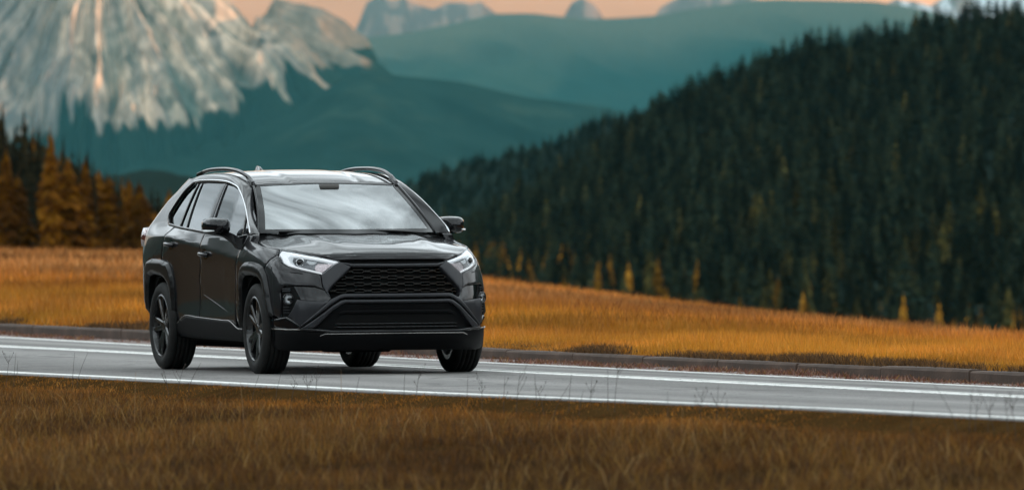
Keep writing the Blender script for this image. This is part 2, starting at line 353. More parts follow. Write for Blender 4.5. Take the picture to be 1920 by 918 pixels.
# meadow: fine near the kerb, coarser with distance
def meadow_grass(n, d0, d1, h0, h1, w0, w1):
    d_ = d0 + (d1 - d0) * RNG.uniform(0, 1, n) ** 1.0; px_ = RNG.uniform(-160, 2080, n)
    X, Y = dl(d_, (px_ - 960) / FPX * d_); k = (Y > 5.40); X, Y, d_ = X[k], Y[k], d_[k]
    c = fbm(X * 0.7, Y * 0.7, 31, 4); k = RNG.uniform(0, 1, len(X)) < 0.35 + c; X, Y, c, d_ = X[k], Y[k], c[k], d_[k]
    near = 1 - sstep(0.0, 2.2, Y - 5.4)
    H = (h0 + (h1 - h0) * c * RNG.uniform(0.4, 1.4, len(X))) * (0.6 + 0.4 * (1 - near))
    gold = palette(len(X), [(0.50, 0.185, 0.016), (0.40, 0.14, 0.012), (0.56, 0.26, 0.045), (0.33, 0.115, 0.022), (0.50, 0.21, 0.06)], [4, 3, 2, 2, 1.5])
    green = palette(len(X), [(0.33, 0.17, 0.012), (0.42, 0.20, 0.016), (0.22, 0.125, 0.012)], [3, 3, 2])
    gmask = (sstep(0.42, 0.62, fbm(X * 0.25, Y * 0.25, 55, 3)) * (1 - sstep(2.5, 9, Y - 5.4)))[:, None]
    pinkish = palette(len(X), [(0.50, 0.205, 0.060), (0.42, 0.155, 0.035), (0.56, 0.28, 0.10), (0.34, 0.12, 0.025)], [3, 3, 2, 2])
    straw = palette(len(X), [(0.60, 0.29, 0.040), (0.52, 0.22, 0.020), (0.66, 0.40, 0.10)], [3, 3, 1.5])
    off_ = Y - 5.4 + 5 * (fbm(X * .12, Y * .12, 57, 3) - .5)
    zp = (sstep(6, 14, off_) * sstep(34, 20, off_))[:, None]; zs = (sstep(9, 3, off_))[:, None] * .45
    gold = gold * (1.0, .88, .8); straw = straw * (1.0, .9, .8); cols = gold * 1.15; cols = cols * (1 - zs) + straw * zs; cols = cols * (1 - zp) + pinkish * zp
    cols = cols * (1 - gmask * .55) + green * gmask * .55
    cols = cols * (0.35 + 1.2 * sstep(.25, .75, .5 * fbm(X * .5, Y * .5, 59, 4) + .5 * fbm(X * .11, Y * .11, 60, 3)))[:, None]
    return X, Y, H, RNG.uniform(w0, w1, len(X)), cols
parts = [meadow_grass(170000, 58, 84, 0.05, 0.22, 0.006, 0.012), meadow_grass(120000, 80, 120, 0.08, 0.30, 0.012, 0.025), meadow_grass(110000, 115, 200, 0.10, 0.36, 0.02, 0.05)]
X = np.concatenate([p[0] for p in parts]); Y = np.concatenate([p[1] for p in parts]); H = np.concatenate([p[2] for p in parts]); Wd = np.concatenate([p[3] for p in parts]); cols = np.concatenate([p[4] for p in parts])
g = blades('grass', np.stack([X, Y, meadow_z(X, Y) - 0.01], 1), H, Wd, RNG.uniform(0.05, 0.7, len(X)), cols, segs=1)
tag(g, 'golden dry meadow grass behind the kerb', 'grass', kind='stuff')
# litter and weeds on the gravel strip
n = 40000; X = RNG.uniform(-48, 24, n); Y = 4.66 + 0.56 * RNG.uniform(0, 1, n) ** 0.7; c = fbm(X * 1.3, Y * 3, 61, 3)
k = RNG.uniform(0, 1, n) < 2.2 * (c - 0.3); X, Y, c = X[k], Y[k], c[k]; t = (Y - 4.615) / 0.62
Z = (road_z(X, np.full_like(X, 4.615)) - 0.003) * (1 - t) + z_kb(X) * t
cols = palette(len(X), [(0.20, 0.085, 0.06), (0.13, 0.06, 0.04), (0.30, 0.18, 0.13), (0.22, 0.11, 0.03)], [4, 4, 2, 1.5])
g = blades('leaf_litter', np.stack([X, Y, Z], 1), (0.008 + 0.055 * c ** 2) * RNG.uniform(0.4, 1.8, len(X)), RNG.uniform(0.006, 0.018, len(X)), RNG.uniform(0.4, 1.6, len(X)), cols, segs=1)
tag(g, 'reddish leaf litter and low weeds along the foot of the kerb', 'leaf litter', kind='stuff')
# dark soil lip and dead tufts just above the kerb
n = 70000; X = RNG.uniform(-50, 24, n); Y = 5.30 + 0.35 * RNG.uniform(0, 1, n); c = fbm(X * 0.8, Y * 2, 71, 3); k = RNG.uniform(0, 1, n) < 2.4 * (c - 0.30); X, Y, c = X[k], Y[k], c[k]
cols = palette(len(X), [(0.07, 0.04, 0.02), (0.11, 0.055, 0.02), (0.16, 0.08, 0.03)], [4, 3, 2])
g = blades('grass', np.stack([X, Y, np.maximum(meadow_z(X, Y), z_kt(X)) - 0.008], 1), 0.015 + 0.09 * c * RNG.uniform(0.3, 1.3, len(X)), RNG.uniform(0.006, 0.014, len(X)), RNG.uniform(0.2, 1.2, len(X)), cols, segs=1)
tag(g, 'dark dead grass fringe overhanging the top of the kerb', 'grass', kind='stuff')

# ------------------------------------------------------------------ hills and mountains
def ridge_terrain(name, px_tab, py_tab, d_ridge, d_foot, z_foot, d_back, px0, px1, nu, nv, zfun=None, colfun=None, power=1.0, addpx=0.0, wide=None):
    """a ridge standing across the view at d_ridge with a front slope down to z_foot at d_foot and a back slope"""
    px = np.linspace(px0, px1, nu)
    if wide: px = np.concatenate([np.linspace(wide[0], px0, 70)[:-1] if wide[0] < px0 else [], px, np.linspace(px1, wide[1], 40)[1:] if wide[1] > px1 else []]); nu = len(px)
    l = (px - 960) / FPX * d_ridge
    zr = lofz(px, np.interp(px, px_tab, py_tab) + addpx, d_ridge)
    v = np.concatenate([np.linspace(0, 1, nv), 1 + np.linspace(0, 1, max(8, nv // 6))[1:]])
    Dm = np.where(v <= 1, d_foot + (d_ridge - d_foot) * v, d_ridge + (d_back - d_ridge) * (v - 1))
    prof = np.where(v <= 1, np.clip(v, 0, 1) ** power, 1 - (v - 1) ** 0.9)
    D = np.repeat(Dm[None, :], nu, 0); L = np.repeat(l[:, None], len(v), 1); PR = np.repeat(prof[None, :], nu, 0)
    Z = z_foot + (zr[:, None] - z_foot) * PR; VV = np.repeat(v[None, :], nu, 0)
    if zfun is not None: Z = zfun(D, L, Z, VV, zr[:, None], PR)
    C = np.array(colfun(D, L, Z, VV), np.float32)
    # foot skirt down to the valley floor
    D = np.concatenate([D[:, :1] - 120, D], 1); L = np.concatenate([L[:, :1], L], 1); Z = np.concatenate([np.minimum(Z[:, :1], -62.5), Z], 1); C = np.concatenate([C[:, :1], C], 1)
    X, Y = dl(D, L)
    me = mesh_np(name, np.stack([X, Y, Z], 2).reshape(-1, 3), grid_faces(nu, len(v) + 1)[:, ::-1], M_ROCK)
    attr_col(me, 'tint', C.reshape(-1, 3))
    o = link(name, me); tag(o, kind='structure'); return o
FOREST = np.array([0.020, 0.042, 0.036])
def mixc(a, b, m): return np.asarray(a) * (1 - m[..., None]) + np.asarray(b) * m[..., None]

# valley floor: one sheet under everything out to the mountains
dv = np.array([560, 700, 900, 1200, 1600, 2200, 3000, 4500, 9000, 16000, 26000, 40000.]); lv = np.linspace(-1, 1, 41)
Dv = np.repeat(dv[:, None], 41, 1); Lv = lv[None, :] * (200 + 0.35 * dv[:, None])
Zv = np.minimum(ground_far(Dv, Lv), -6.0); Zv = np.maximum(Zv, -60.0) - 1.5
Xv, Yv = dl(Dv, Lv)
me = mesh_np('valley_ground', np.stack([Xv, Yv, Zv], 2).reshape(-1, 3), grid_faces(len(dv), 41), M_ROCK); attr_col(me, 'tint', np.tile([FOREST], (Dv.size, 1)))
tag(link('valley_ground', me), kind='structure')

# right forest hill
HPX = [500, 700, 830, 860, 960, 1070, 1160, 1250, 1330, 1400, 1450, 1520, 1600, 1700, 1780, 1850, 1920, 2100, 2500, 3200, 4200]
HPY = [560, 500, 445, 421, 362, 298, 235, 180, 141, 118, 95, 72, 60, 46, 20, 8, 10, -30, -90, -160, -220]
D_H, D_HF = 1350.0, 610.0
def hill_ridge_z(l): 
    px = 960 + FPX * l / D_H; return lofz(px, np.interp(px, HPX, HPY) + 34, D_H)
def hill_z(D, L):
    zf = -13.0; v = np.clip((D - D_HF) / (D_H - D_HF), 0, 1)
    return zf + (hill_ridge_z(L) - zf) * v ** 1.12 + 2.4 * (fbm(L * 0.022, D * 0.009, 91, 3) - 0.5) * sstep(0, .2, v) * (1 - sstep(.85, 1, v))
ridge_terrain('forest_hill', HPX, HPY, D_H, D_HF, -13.0, 1800.0, 480, 4200, 160, 40, zfun=lambda D, L, Z, v, zr, pr: np.where(v <= 1, hill_z(D, L), Z),
              colfun=lambda D, L, Z, v: np.broadcast_to(np.array([0.014, 0.022, 0.018]), D.shape + (3,)), addpx=34)
# second wooded ridge behind it
RPX = [200, 500, 640, 700, 755, 800, 860, 930, 1000, 1060, 1140, 1200, 1300, 1600, 2200]
RPY = [372, 378, 376, 366, 342, 320, 302, 285, 270, 250, 214, 203, 170, 120, 60]
D_R = 2400.0
ridge_terrain('forest_ridge', RPX, RPY, D_R, 1950.0, -24.0, 2700.0, 200, 2200, 120, 24,
              colfun=lambda D, L, Z, v: np.broadcast_to(np.array([0.016, 0.026, 0.022]), D.shape + (3,)), addpx=14)
# low wooded rise left of the car
LPX = [-4500, -2000, -600, 0, 150, 215, 260, 300, 360, 420, 520, 640, 760]; LPY = [290, 320, 310, 330, 335, 330, 322, 322, 330, 342, 362, 392, 440]
ridge_terrain('wooded_rise', LPX, LPY, 1800.0, 1500.0, -20.0, 2100.0, -600, 760, 120, 20, wide=(-4500, 760),
              zfun=lambda D, L, Z, v, zr, pr: Z + 1.4 * (fbm(L * 0.35, D * 0.03, 77, 3) - 0.5),
              colfun=lambda D, L, Z, v: np.broadcast_to(np.array([0.016, 0.028, 0.024]), D.shape + (3,)))
# mid slope (dark teal) under the rocky mountain
APX = [-6000, -900, 0, 200, 420, 560, 640, 700, 780, 870, 930, 1000, 1070, 1140, 1220, 1400, 2000]
APY = [318, 330, 322, 300, 262, 205, 150, 137, 146, 155, 170, 185, 193, 203, 222, 255, 300]
def a_col(D, L, Z, v):
    n = fbm(L * 0.012, D * 0.004, 15, 5); g = sstep(0.56, 0.68, n) * 0.12 * sstep(-600, -200, L)
    c = mixc(FOREST * .38, (0.06, 0.08, 0.05), g); n2 = ridged(L * .02 + D * .006, D * .003, 19, 4)
    return c * (0.4 + 1.3 * n2)[..., None]
ridge_terrain('mountain_foothill', APX, APY, 12000.0, 9500.0, -60.0, 13000.0, -900, 2000, 200, 60, wide=(-6000, 4000),
              zfun=lambda D, L, Z, v, zr, pr: Z + (16 * (fbm(L * 0.007, D * 0.003, 22, 4) - 0.5) + 26 * (ridged(L * .012 + D * .004, D * .002, 23, 3) - .6) * sstep(0, .3, v)) * (1 - sstep(.8, 1, v)), colfun=a_col)
# far wooded ridge
BPX = [-800, 300, 560, 660, 700, 760, 800, 860, 930, 1000, 1060, 1120, 1180, 1240, 1290, 1360, 1420, 1460, 1560, 1640, 1700, 1760, 1900, 2600]
BPY = [120, 110, 96, 78, 70, 64, 56, 44, 27, 26, 33, 37, 34, 30, 20, 10, 2, 0, 2, 4, 12, 26, 60, 120]
def b_col(D, L, Z, v):
    n = fbm(L * 0.003, D * 0.0015, 5, 5); top = sstep(0.72, 0.98, v) * 0.5
    return mixc(mixc(FOREST * .5, (0.07, 0.08, 0.05), sstep(.58, .75, n) * 0.3), (0.15, 0.13, 0.09), top)
ridge_terrain('far_ridge', BPX, BPY, 21000.0, 17000.0, -60.0, 22000.0, -800, 2600, 240, 60, wide=(-6000, 6000),
              zfun=lambda D, L, Z, v, zr, pr: Z + (50 * (fbm(L * 0.003, D * 0.0015, 25, 4) - 0.5) + 60 * (ridged(L * .006 + D * .002, D * .001, 27, 3) - .6) * sstep(0, .3, v)) * (1 - sstep(.85, 1, v)), colfun=b_col)
# far bare peaks
CPX = [300, 560, 660, 676, 690, 720, 740, 760, 778, 800, 815, 840, 870, 885, 905, 915, 940, 1000, 1045, 1060, 1075, 1095, 1110, 1125, 1137, 1180, 1225, 1240, 1265, 1300, 1400, 1440, 1470, 1500, 1540, 1660, 1690, 1720, 1745, 1770, 1800, 1900, 2400]
CPY = [90, 80, 70, 40, 5, -8, 3, -6, 4, 14, 20, 8, 4, 8, 3, 12, 30, 50, 55, 30, 5, -4, 6, 18, 40, 50, 40, 15, 2, -10, -12, 8, -2, 12, 6, 8, 0, 6, 14, -2, -14, -30, -60]
def c_z(D, L, Z, v, zr, pr):
    r = ridged(L * 0.012 + D * 0.0008, D * 0.003, 61, 4) - 0.55
    return Z + 75 * r * sstep(0.0, 0.4, v) * (1 - 0.8 * sstep(.9, 1, v)) * (v <= 1)
def c_col(D, L, Z, v):
    n = ridged(L * 0.018, D * 0.006, 63, 4); c = mixc((0.26, 0.165, 0.13), (0.13, 0.09, 0.08), sstep(.45, .7, n))
    px = 960 + FPX * L / 25000.0
    snow = np.clip(sstep(1660, 1700, px), 0, 1) * sstep(0.4, .55, fbm(L * .015, D * .005, 3))
    return mixc(c, (0.55, 0.56, 0.58), snow)
ridge_terrain('far_peaks', CPX, CPY, 25000.0, 22500.0, -60.0, 26500.0, 300, 2400, 420, 70, wide=(300, 6000), zfun=c_z, colfun=c_col, power=1.6)

# rocky mountain on the left: gullied pale face with scree running down into the forest
MPX = [-7000, -5000, -3800, -2600, -1600, -600, -200, 60, 200, 330, 420, 450, 475, 490, 520, 560, 600, 650, 690, 702, 715, 760, 860, 1000]
MPY = [-150, -260, -210, -330, -330, -300, -270, -230, -180, -95, -12, 26, 58, 40, -10, 2, 12, 32, 62, 84, 124, 154, 190, 230]
D_M, D_MF = 13500.0, 10900.0
ML0 = (190 - 960) / FPX * D_M
def m_nom(D, L):
    v = np.clip((D - D_MF) / (D_M - D_MF), 0, 1); px = 960 + FPX * L / D_M
    return lofz(px, np.interp(px, MPX, MPY), D_M) * v ** 1.1
MZ0 = 570.0
def m_uv(D, L):                                  # ribs fan out from the summit and run down the face
    drop = MZ0 - m_nom(D, L); r = np.hypot(L - ML0, drop)
    return 260 * np.arctan2(L - ML0, drop) + 14 * (fbm(L * .012, D * .004, 9, 3) - .5), r
def m_relief(D, L):
    u, t = m_uv(D, L)
    return ridged(u * 0.042, t * 0.0035, 201, 4), ridged(u * 0.014, t * 0.002 + 3, 207, 3), fbm(u * 0.14, t * 0.012, 211, 4)
def m_z(D, L, Z, v, zr, pr):
    a, b, c = m_relief(D, L)
    amp = sstep(0.0, 0.35, v) * (1 - 0.7 * sstep(.93, 1.0, v)) * (v <= 1)
    return Z + (70 * (a - 0.6) + 110 * (b - 0.62) + 26 * (c - .5)) * amp
TPX = [-600, 0, 60, 100, 140, 220, 340, 430, 520, 560, 620, 660, 690, 730, 800]; TPY = [300, 262, 252, 250, 248, 228, 196, 186, 176, 166, 156, 140, 128, 116, 110]
def m_col(D, L, Z, v):
    a, b, c = m_relief(D, L); u, t = m_uv(D, L)
    px = 960 + FPX * L / D; py = HOR(px) - (Z - CAM[2]) * FPX / D
    h = (np.interp(px, TPX, TPY) - py)                      # height over the tree line
    streak = ridged(u * 0.045, t * 0.0016, 301, 3); st2 = fbm(u * 0.17, t * 0.004, 303, 4)
    rockm = sstep(-7, 7, h + 150 * (streak - 0.64) + 110 * (st2 - .5))
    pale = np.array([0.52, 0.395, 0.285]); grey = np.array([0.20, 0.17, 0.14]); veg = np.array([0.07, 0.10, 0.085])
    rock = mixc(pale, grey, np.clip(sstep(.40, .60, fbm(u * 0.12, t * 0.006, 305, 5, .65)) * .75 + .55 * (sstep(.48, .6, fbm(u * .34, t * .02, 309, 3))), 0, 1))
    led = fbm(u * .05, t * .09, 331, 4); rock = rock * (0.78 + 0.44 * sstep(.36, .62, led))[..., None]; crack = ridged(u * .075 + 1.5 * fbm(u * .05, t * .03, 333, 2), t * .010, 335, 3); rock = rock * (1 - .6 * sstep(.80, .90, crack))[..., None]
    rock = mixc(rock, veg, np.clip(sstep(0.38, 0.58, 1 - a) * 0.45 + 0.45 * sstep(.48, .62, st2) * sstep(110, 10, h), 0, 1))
    dark = np.array([0.11, 0.115, 0.12]); rock = mixc(rock, dark, (1 - sstep(30, 130, px - 0.5 * py)) * 0.6)  # left part painted darker, standing in for its shaded side
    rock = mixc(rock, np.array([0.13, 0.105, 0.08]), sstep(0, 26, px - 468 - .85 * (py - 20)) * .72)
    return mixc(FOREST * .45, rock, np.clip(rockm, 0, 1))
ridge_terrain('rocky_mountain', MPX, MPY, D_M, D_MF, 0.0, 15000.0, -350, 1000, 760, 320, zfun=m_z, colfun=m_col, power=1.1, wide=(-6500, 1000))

# ------------------------------------------------------------------ conifers
def conifer_np(h, r, layers, per, seed, pal, droop=0.35, taper=1.0, col=False):
    """crown of drooping branch sprays; returns V,F(tri),tint"""
    R = np.random.default_rng(seed); V = []; C = []
    for i in range(layers):
        t = i / (layers - 1); z = h * (0.07 + 0.91 * t); 
        rr = r * ((1 - t) ** taper * 0.94 + 0.035) * R.uniform(0.85, 1.12)
        if col: rr = r * (np.sin(np.pi * min(1, 0.16 + 0.84 * t)) ** 0.6 * 0.95 + 0.05) * R.uniform(.68, 1.25)
        npb = max(4, int(per * (0.45 + 0.55 * (1 - t)))); a0 = R.uniform(0, 6.28)
        for k in range(npb):
            a = a0 + 6.283 * k / npb + R.uniform(-.25, .25); q = rr * R.uniform(0.7, 1.15); w = q * R.uniform(.26, .42) + 0.03 * r
            ca, sa = np.cos(a), np.sin(a); zz = z + R.uniform(-.02, .02) * h; dz = -droop * q
            tip = np.array([ca * q, sa * q, zz + dz]); base = np.array([0, 0, zz + 0.05 * h])
            m = np.array([ca * q * .6, sa * q * .6, zz + dz * .35]); n = np.array([-sa, ca, 0]) * w
            hang = np.array([0, 0, -0.32 * q - .01 * h])
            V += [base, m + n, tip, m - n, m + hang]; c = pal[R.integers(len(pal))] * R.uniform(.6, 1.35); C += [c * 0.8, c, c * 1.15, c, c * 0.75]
    V = np.array(V); n = len(V) // 5; b = np.arange(n) * 5
    F = np.concatenate([np.stack([b, b + 1, b + 2], 1), np.stack([b, b + 2, b + 3], 1), np.stack([b, b + 4, b + 2], 1)])
    return V, F, np.array(C)
def trunk_np(h, r0, n=6):
    zs = np.array([-0.6, 0.15 * h, 0.5 * h, 0.97 * h]); rs = np.array([r0 * 1.25, r0, r0 * .6, r0 * .08]); V = []
    for z, q in zip(zs, rs): V += [(q * np.cos(6.283 * k / n), q * np.sin(6.283 * k / n), z) for k in range(n)]
    F = [(i * n + k, i * n + (k + 1) % n, (i + 1) * n + (k + 1) % n, (i + 1) * n + k) for i in range(3) for k in range(n)]
    return np.array(V), np.array(F)
SPR = np.array([(0.017, 0.025, 0.015), (0.012, 0.020, 0.014), (0.024, 0.028, 0.013)])
SPL = np.array([(0.022, 0.020, 0.010), (0.014, 0.014, 0.008), (0.035, 0.026, 0.010)])
LAR = np.array([(0.26, 0.125, 0.014), (0.19, 0.085, 0.012), (0.34, 0.17, 0.02)])
OLI = np.array([(0.055, 0.050, 0.017), (0.036, 0.038, 0.015), (0.075, 0.06, 0.017)])
def tree_mesh(name, h, r, layers, per, seed, pal, **kw):
    V, F, C = conifer_np(h, r, layers, per, seed, pal, **kw); me = mesh_np(name, V, F, M_TREE, False); attr_col(me, 'tint', C); return me
# left group, each tree its own trunk and crown
LEFT = [ # px, top py, width px, kind, label
 (-28, 225, 60, 's'), (6, 203, 52, 's'), (12, 282, 44, 'l'), (46, 207, 46, 's'), (74, 236, 46, 's'), (96, 246, 40, 'l'), (120, 262, 42, 's'), (128, 300, 46, 'l'), (148, 292, 40, 's'),
 (165, 285, 44, 's'), (160, 300, 40, 'l'), (186, 322, 40, 'l'), (205, 330, 42, 'l'), (176, 305, 40, 's'), (225, 342, 38, 's'), (242, 338, 40, 'l'), (262, 345, 40, 'l'), (285, 352, 36, 's'), (300, 366, 34, 's'), (318, 360, 30, 'l'), (196, 380, 36, 'l'), (60, 340, 44, 's'), (82, 442, 26, 'l'), (126, 446, 26, 'l'), (340, 372, 34, 's'), (366, 380, 36, 'l'), (395, 388, 36, 's'), (-60, 230, 60, 'l'), (28, 250, 50, 's'), (60, 262, 50, 's'), (108, 300, 44, 's'), (140, 318, 44, 's'), (216, 362, 40, 's'), (252, 372, 40, 's'), (275, 380, 36, 'l'), (308, 385, 34, 's'), (232, 380, 36, 'l'), (290, 398, 34, 'l'), (328, 392, 34, 'l'), (150, 360, 44, 'l'), (34, 330, 46, 'l'), (84, 330, 40, 'l')]
DESC = {'s': 'dark green spruce', 'l': 'golden larch'}
def left_label(i):
    px, py, w, kd = LEFT[i][:4]
    same = sorted([t for t in LEFT if t[3] == kd and 0 <= t[0] < 345], key=lambda t: t[0]); 
    if (px, py, w, kd) in [t[:4] for t in same]:
        r = [t[:4] for t in same].index((px, py, w, kd)) + 1
        words = ['first', 'second', 'third', 'fourth', 'fifth', 'sixth', 'seventh', 'eighth', 'ninth', 'tenth', 'eleventh', 'twelfth', 'thirteenth', 'fourteenth', 'fifteenth', 'sixteenth', 'seventeenth', 'eighteenth', 'nineteenth', 'twentieth', 'twenty-first']
        extra = ', a low sapling' if py > 420 else ''
        return '%s, %s such tree from the left picture edge%s' % (DESC[kd], words[r - 1], extra)
    return '%s %s' % (DESC[kd], 'cut by the left picture edge, tip at row %s' % ('top' if py < 228 else 'lower') if px < 0 else ('half hidden behind the car roof, %s' % ('nearest the wood' if px < 350 else 'in the middle' if px < 380 else 'farthest right')))
for i, (px, py, wpx, kd) in enumerate(LEFT):
    d = 470.0 + random.uniform(-25, 35) + (-22 if kd == 'l' else 15); l = (px - 960) / FPX * d
    if py > 420: d = 400.0; l = (px - 960) / FPX * d
    X, Y = dl(d, l); z0 = float(ground_far(np.array(d), np.array(l))) - 0.3
    h = float(lofz(px, py, d)) - z0; r = wpx / 2 / FPX * d * random.uniform(1.0, 1.7)
    root = bpy.data.objects.new('spruce_tree' if kd == 's' else 'larch_tree', None); COLL.objects.link(root); root.location = (float(X), float(Y), z0)
    tag(root, left_label(i), 'tree', 'trees at the left edge of the meadow')
    tv, tf = trunk_np(h, 0.02 * h + .04); obj_np('trunk', tv, tf, M_BARK, root)
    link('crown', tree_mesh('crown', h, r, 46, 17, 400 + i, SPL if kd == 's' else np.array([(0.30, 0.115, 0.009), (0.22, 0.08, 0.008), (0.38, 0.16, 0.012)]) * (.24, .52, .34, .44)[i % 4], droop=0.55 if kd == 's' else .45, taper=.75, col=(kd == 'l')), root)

LWOOD = True
# right hill: one low-poly prototype per kind, numpy-joined mass plus the 300 largest as things
cand = []
nside = 3.6
for d in np.arange(620, 1375, nside * 1.5):
    lmin = (680 - 960) / FPX * d; lmax = (2450 - 960) / FPX * d
    ls = np.arange(lmin, lmax, nside); 
    for l in ls: cand.append((d + random.uniform(-2.7, 2.7), l + random.uniform(-1.5, 1.5)))
cand = np.array(cand); zc = hill_z(cand[:, 0], cand[:, 1])
hh = RNG.uniform(3.2, 6.2, len(cand)); pxc = 960 + FPX * cand[:, 1] / cand[:, 0]; pyt = HOR(pxc) - (zc + hh - CAM[2]) * FPX / cand[:, 0]
# keep those whose top clears the meadow crest
crest = np.interp(pxc, *CREST); vis = pyt < crest - 4; cand, zc, hh, pxc, pyt = cand[vis], zc[vis], hh[vis], pxc[vis], pyt[vis]
size = hh / cand[:, 0] * np.clip((np.interp(pxc, *CREST) - pyt) / 40, 0.2, 1)
inside = (pxc > 860) & (pxc < 1925) & (pyt > -20)
order = np.argsort(-np.where(inside, size, 0)); ind = order[:300]
low = np.clip((1350 - cand[:, 0]) / 740, 0, 1); rk = RNG.uniform(0, 1, len(cand)); gn = fbm(cand[:, 1] * .066, cand[:, 0] * .013, 88, 3)
kind = np.where(rk < 0.22 * sstep(.86, .97, low) * (gn > .42), 2, np.where(rk < 0.03 + 0.40 * low ** 3 * (0.3 + gn), 1, 0))
near_ = (np.interp(pxc, *CREST) - pyt) < 105; kind = np.where(near_ & (RNG.uniform(0, 1, len(cand)) < .20), 2, kind)
PROTO = []
for kd, pal in enumerate((SPR, OLI, LAR)):
    for s in range(3): PROTO.append(conifer_np(1.0, 0.25 if kd < 2 else .21, 15, 12, 900 + kd * 10 + s, pal * (.55, 1.0, 1.7)[s], droop=.45, taper=.68))
TP = []
for p, (V, F, C) in enumerate(PROTO):
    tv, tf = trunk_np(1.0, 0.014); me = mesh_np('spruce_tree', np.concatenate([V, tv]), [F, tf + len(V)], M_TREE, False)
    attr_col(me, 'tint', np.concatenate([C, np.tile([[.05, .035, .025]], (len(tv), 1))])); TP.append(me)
NAMES = ['spruce_tree', 'spruce_tree', 'larch_tree']
LBL = ['dark green spruce in the dense forest on the right hillside', 'olive green spruce standing out among the darker trees on the right hillside', 'golden larch at the lower edge of the forest on the right hillside']
inds = set(ind.tolist())
for i in ind:
    kd = int(kind[i]); X, Y = dl(cand[i, 0], cand[i, 1]); o = link(NAMES[kd], TP[kd * 3 + i % 3])
    o.location = (float(X), float(Y), float(zc[i]) - .15); o.scale = (hh[i] * random.uniform(.85, 1.15),) * 2 + (hh[i],); o.rotation_euler = (0, 0, random.uniform(0, 6.28))
    tag(o, LBL[kd], 'tree', ['spruces on the right hillside', 'olive spruces on the right hillside', 'larches on the right hillside'][kd])
LOWP = []
for kd, pal in enumerate((SPR, OLI, LAR)):
    for s in range(2): LOWP.append(conifer_np(1.0, 0.28, 9, 7, 950 + kd * 10 + s, pal, droop=.45, taper=.68))
def forest_mass(name, D, L, Zb, Hh, Kd, label):
    Vs, Fs, Cs = [], [], []; off = 0
    for j in range(len(D)):
        V, F, C = LOWP[int(Kd[j]) * 2 + j % 2]; a = j * 2.399; c, s = math.cos(a), math.sin(a); X, Y = dl(D[j], L[j]); w = Hh[j] * (0.9 + 0.3 * ((j * 7) % 10) / 10)
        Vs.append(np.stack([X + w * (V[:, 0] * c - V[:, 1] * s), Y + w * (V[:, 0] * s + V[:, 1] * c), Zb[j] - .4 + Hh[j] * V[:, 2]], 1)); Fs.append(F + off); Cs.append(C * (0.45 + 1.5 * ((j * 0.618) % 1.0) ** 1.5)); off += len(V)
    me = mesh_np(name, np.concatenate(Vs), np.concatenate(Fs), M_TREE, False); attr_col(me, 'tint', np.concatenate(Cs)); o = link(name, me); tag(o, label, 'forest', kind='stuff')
rest = np.array([i for i in range(len(cand)) if i not in inds])
forest_mass('forest', cand[rest, 0], cand[rest, 1], zc[rest], hh[rest], kind[rest], 'dense dark conifer forest covering the right hillside')
env = lambda q: np.interp(q, [-200, 0, 60, 120, 180, 260, 340, 460], [215, 222, 240, 272, 310, 350, 376, 410])
d = RNG.uniform(500, 580, 480); px = np.concatenate([RNG.uniform(-190, 430, 230), RNG.uniform(-1700, -190, 250)]); py_ = env(px) + RNG.uniform(-12, 60, 480); l = (px - 960) / FPX * d; z0 = ground_far(d, l); SPRK = LOWP[0:2]; LK = LOWP[4:6]; LOWP[4:6] = [conifer_np(1.0, 0.13, 20, 10, 980 + s, np.array([(0.11, 0.043, 0.004), (0.075, 0.028, 0.003), (0.15, 0.06, 0.005)]), droop=.5, taper=.6) for s in range(2)]
LOWP[0:2] = [conifer_np(1.0, 0.16, 16, 9, 970 + s, SPL, droop=.5, taper=.8) for s in range(2)]
forest_mass('forest', d, l, z0, lofz(px, py_, d) - z0, (RNG.uniform(0, 1, 480) < .25).astype(int) * 2, 'dark conifer wood behind the golden larches at the left')
LOWP[0:2] = SPRK; LOWP[4:6] = LK
# trees on the second ridge and the low rise
l = RNG.uniform((560 - 960) / FPX * D_R, (1330 - 960) / FPX * D_R, 2200); v = RNG.uniform(0.25, 1.02, 2200); d = 1950 + (D_R - 1950) * v
px = 960 + FPX * l / D_R; zr = lofz(px, np.interp(px, RPX, RPY) + 14, D_R); zz = -24 + (zr + 24) * np.minimum(v, 1)
forest_mass('forest', d, l, zz, RNG.uniform(3.0, 5.0, 2200), (RNG.uniform(0, 1, 2200) < .05).astype(int), 'dark conifer forest on the ridge behind the car roof')

# ------------------------------------------------------------------ unseen wooded hills, added to block low sun and darken reflections in the car
th = np.radians(np.linspace(10.0, 344.0, 240)); rr = np.concatenate([np.linspace(115, 900, 12), np.linspace(1000, 2300, 14), np.linspace(2400, 3200, 6)])
TH, RR = np.meshgrid(th, rr, indexing='ij'); top = 430 + 150 * (fbm(TH * 3.5, TH * 0 + 2, 5, 4) - .5); top = top * sstep(np.radians(344.5), np.radians(325), TH)
LH = np.sin(TH) * RR; DH = np.cos(TH) * RR
ZH = -2.5 - 8 * sstep(115, 500, RR) + top * sstep(500, 2300, RR) * (1 - sstep(2300, 3300, RR)) + 14 * (fbm(LH * .006, DH * .006, 9, 4) - .5) * sstep(300, 900, RR)
XH, YH = dl(DH, LH)
me = mesh_np('unseen_shade_hills', np.stack([XH, YH, ZH], 2).reshape(-1, 3), grid_faces(240, len(rr)), M_ROCK)
fm = sstep(350, 700, RR); attr_col(me, 'tint', mixc((0.10, 0.055, 0.014), (0.02, 0.03, 0.022), fm).reshape(-1, 3)); tag(link('unseen_shade_hills', me), kind='structure')

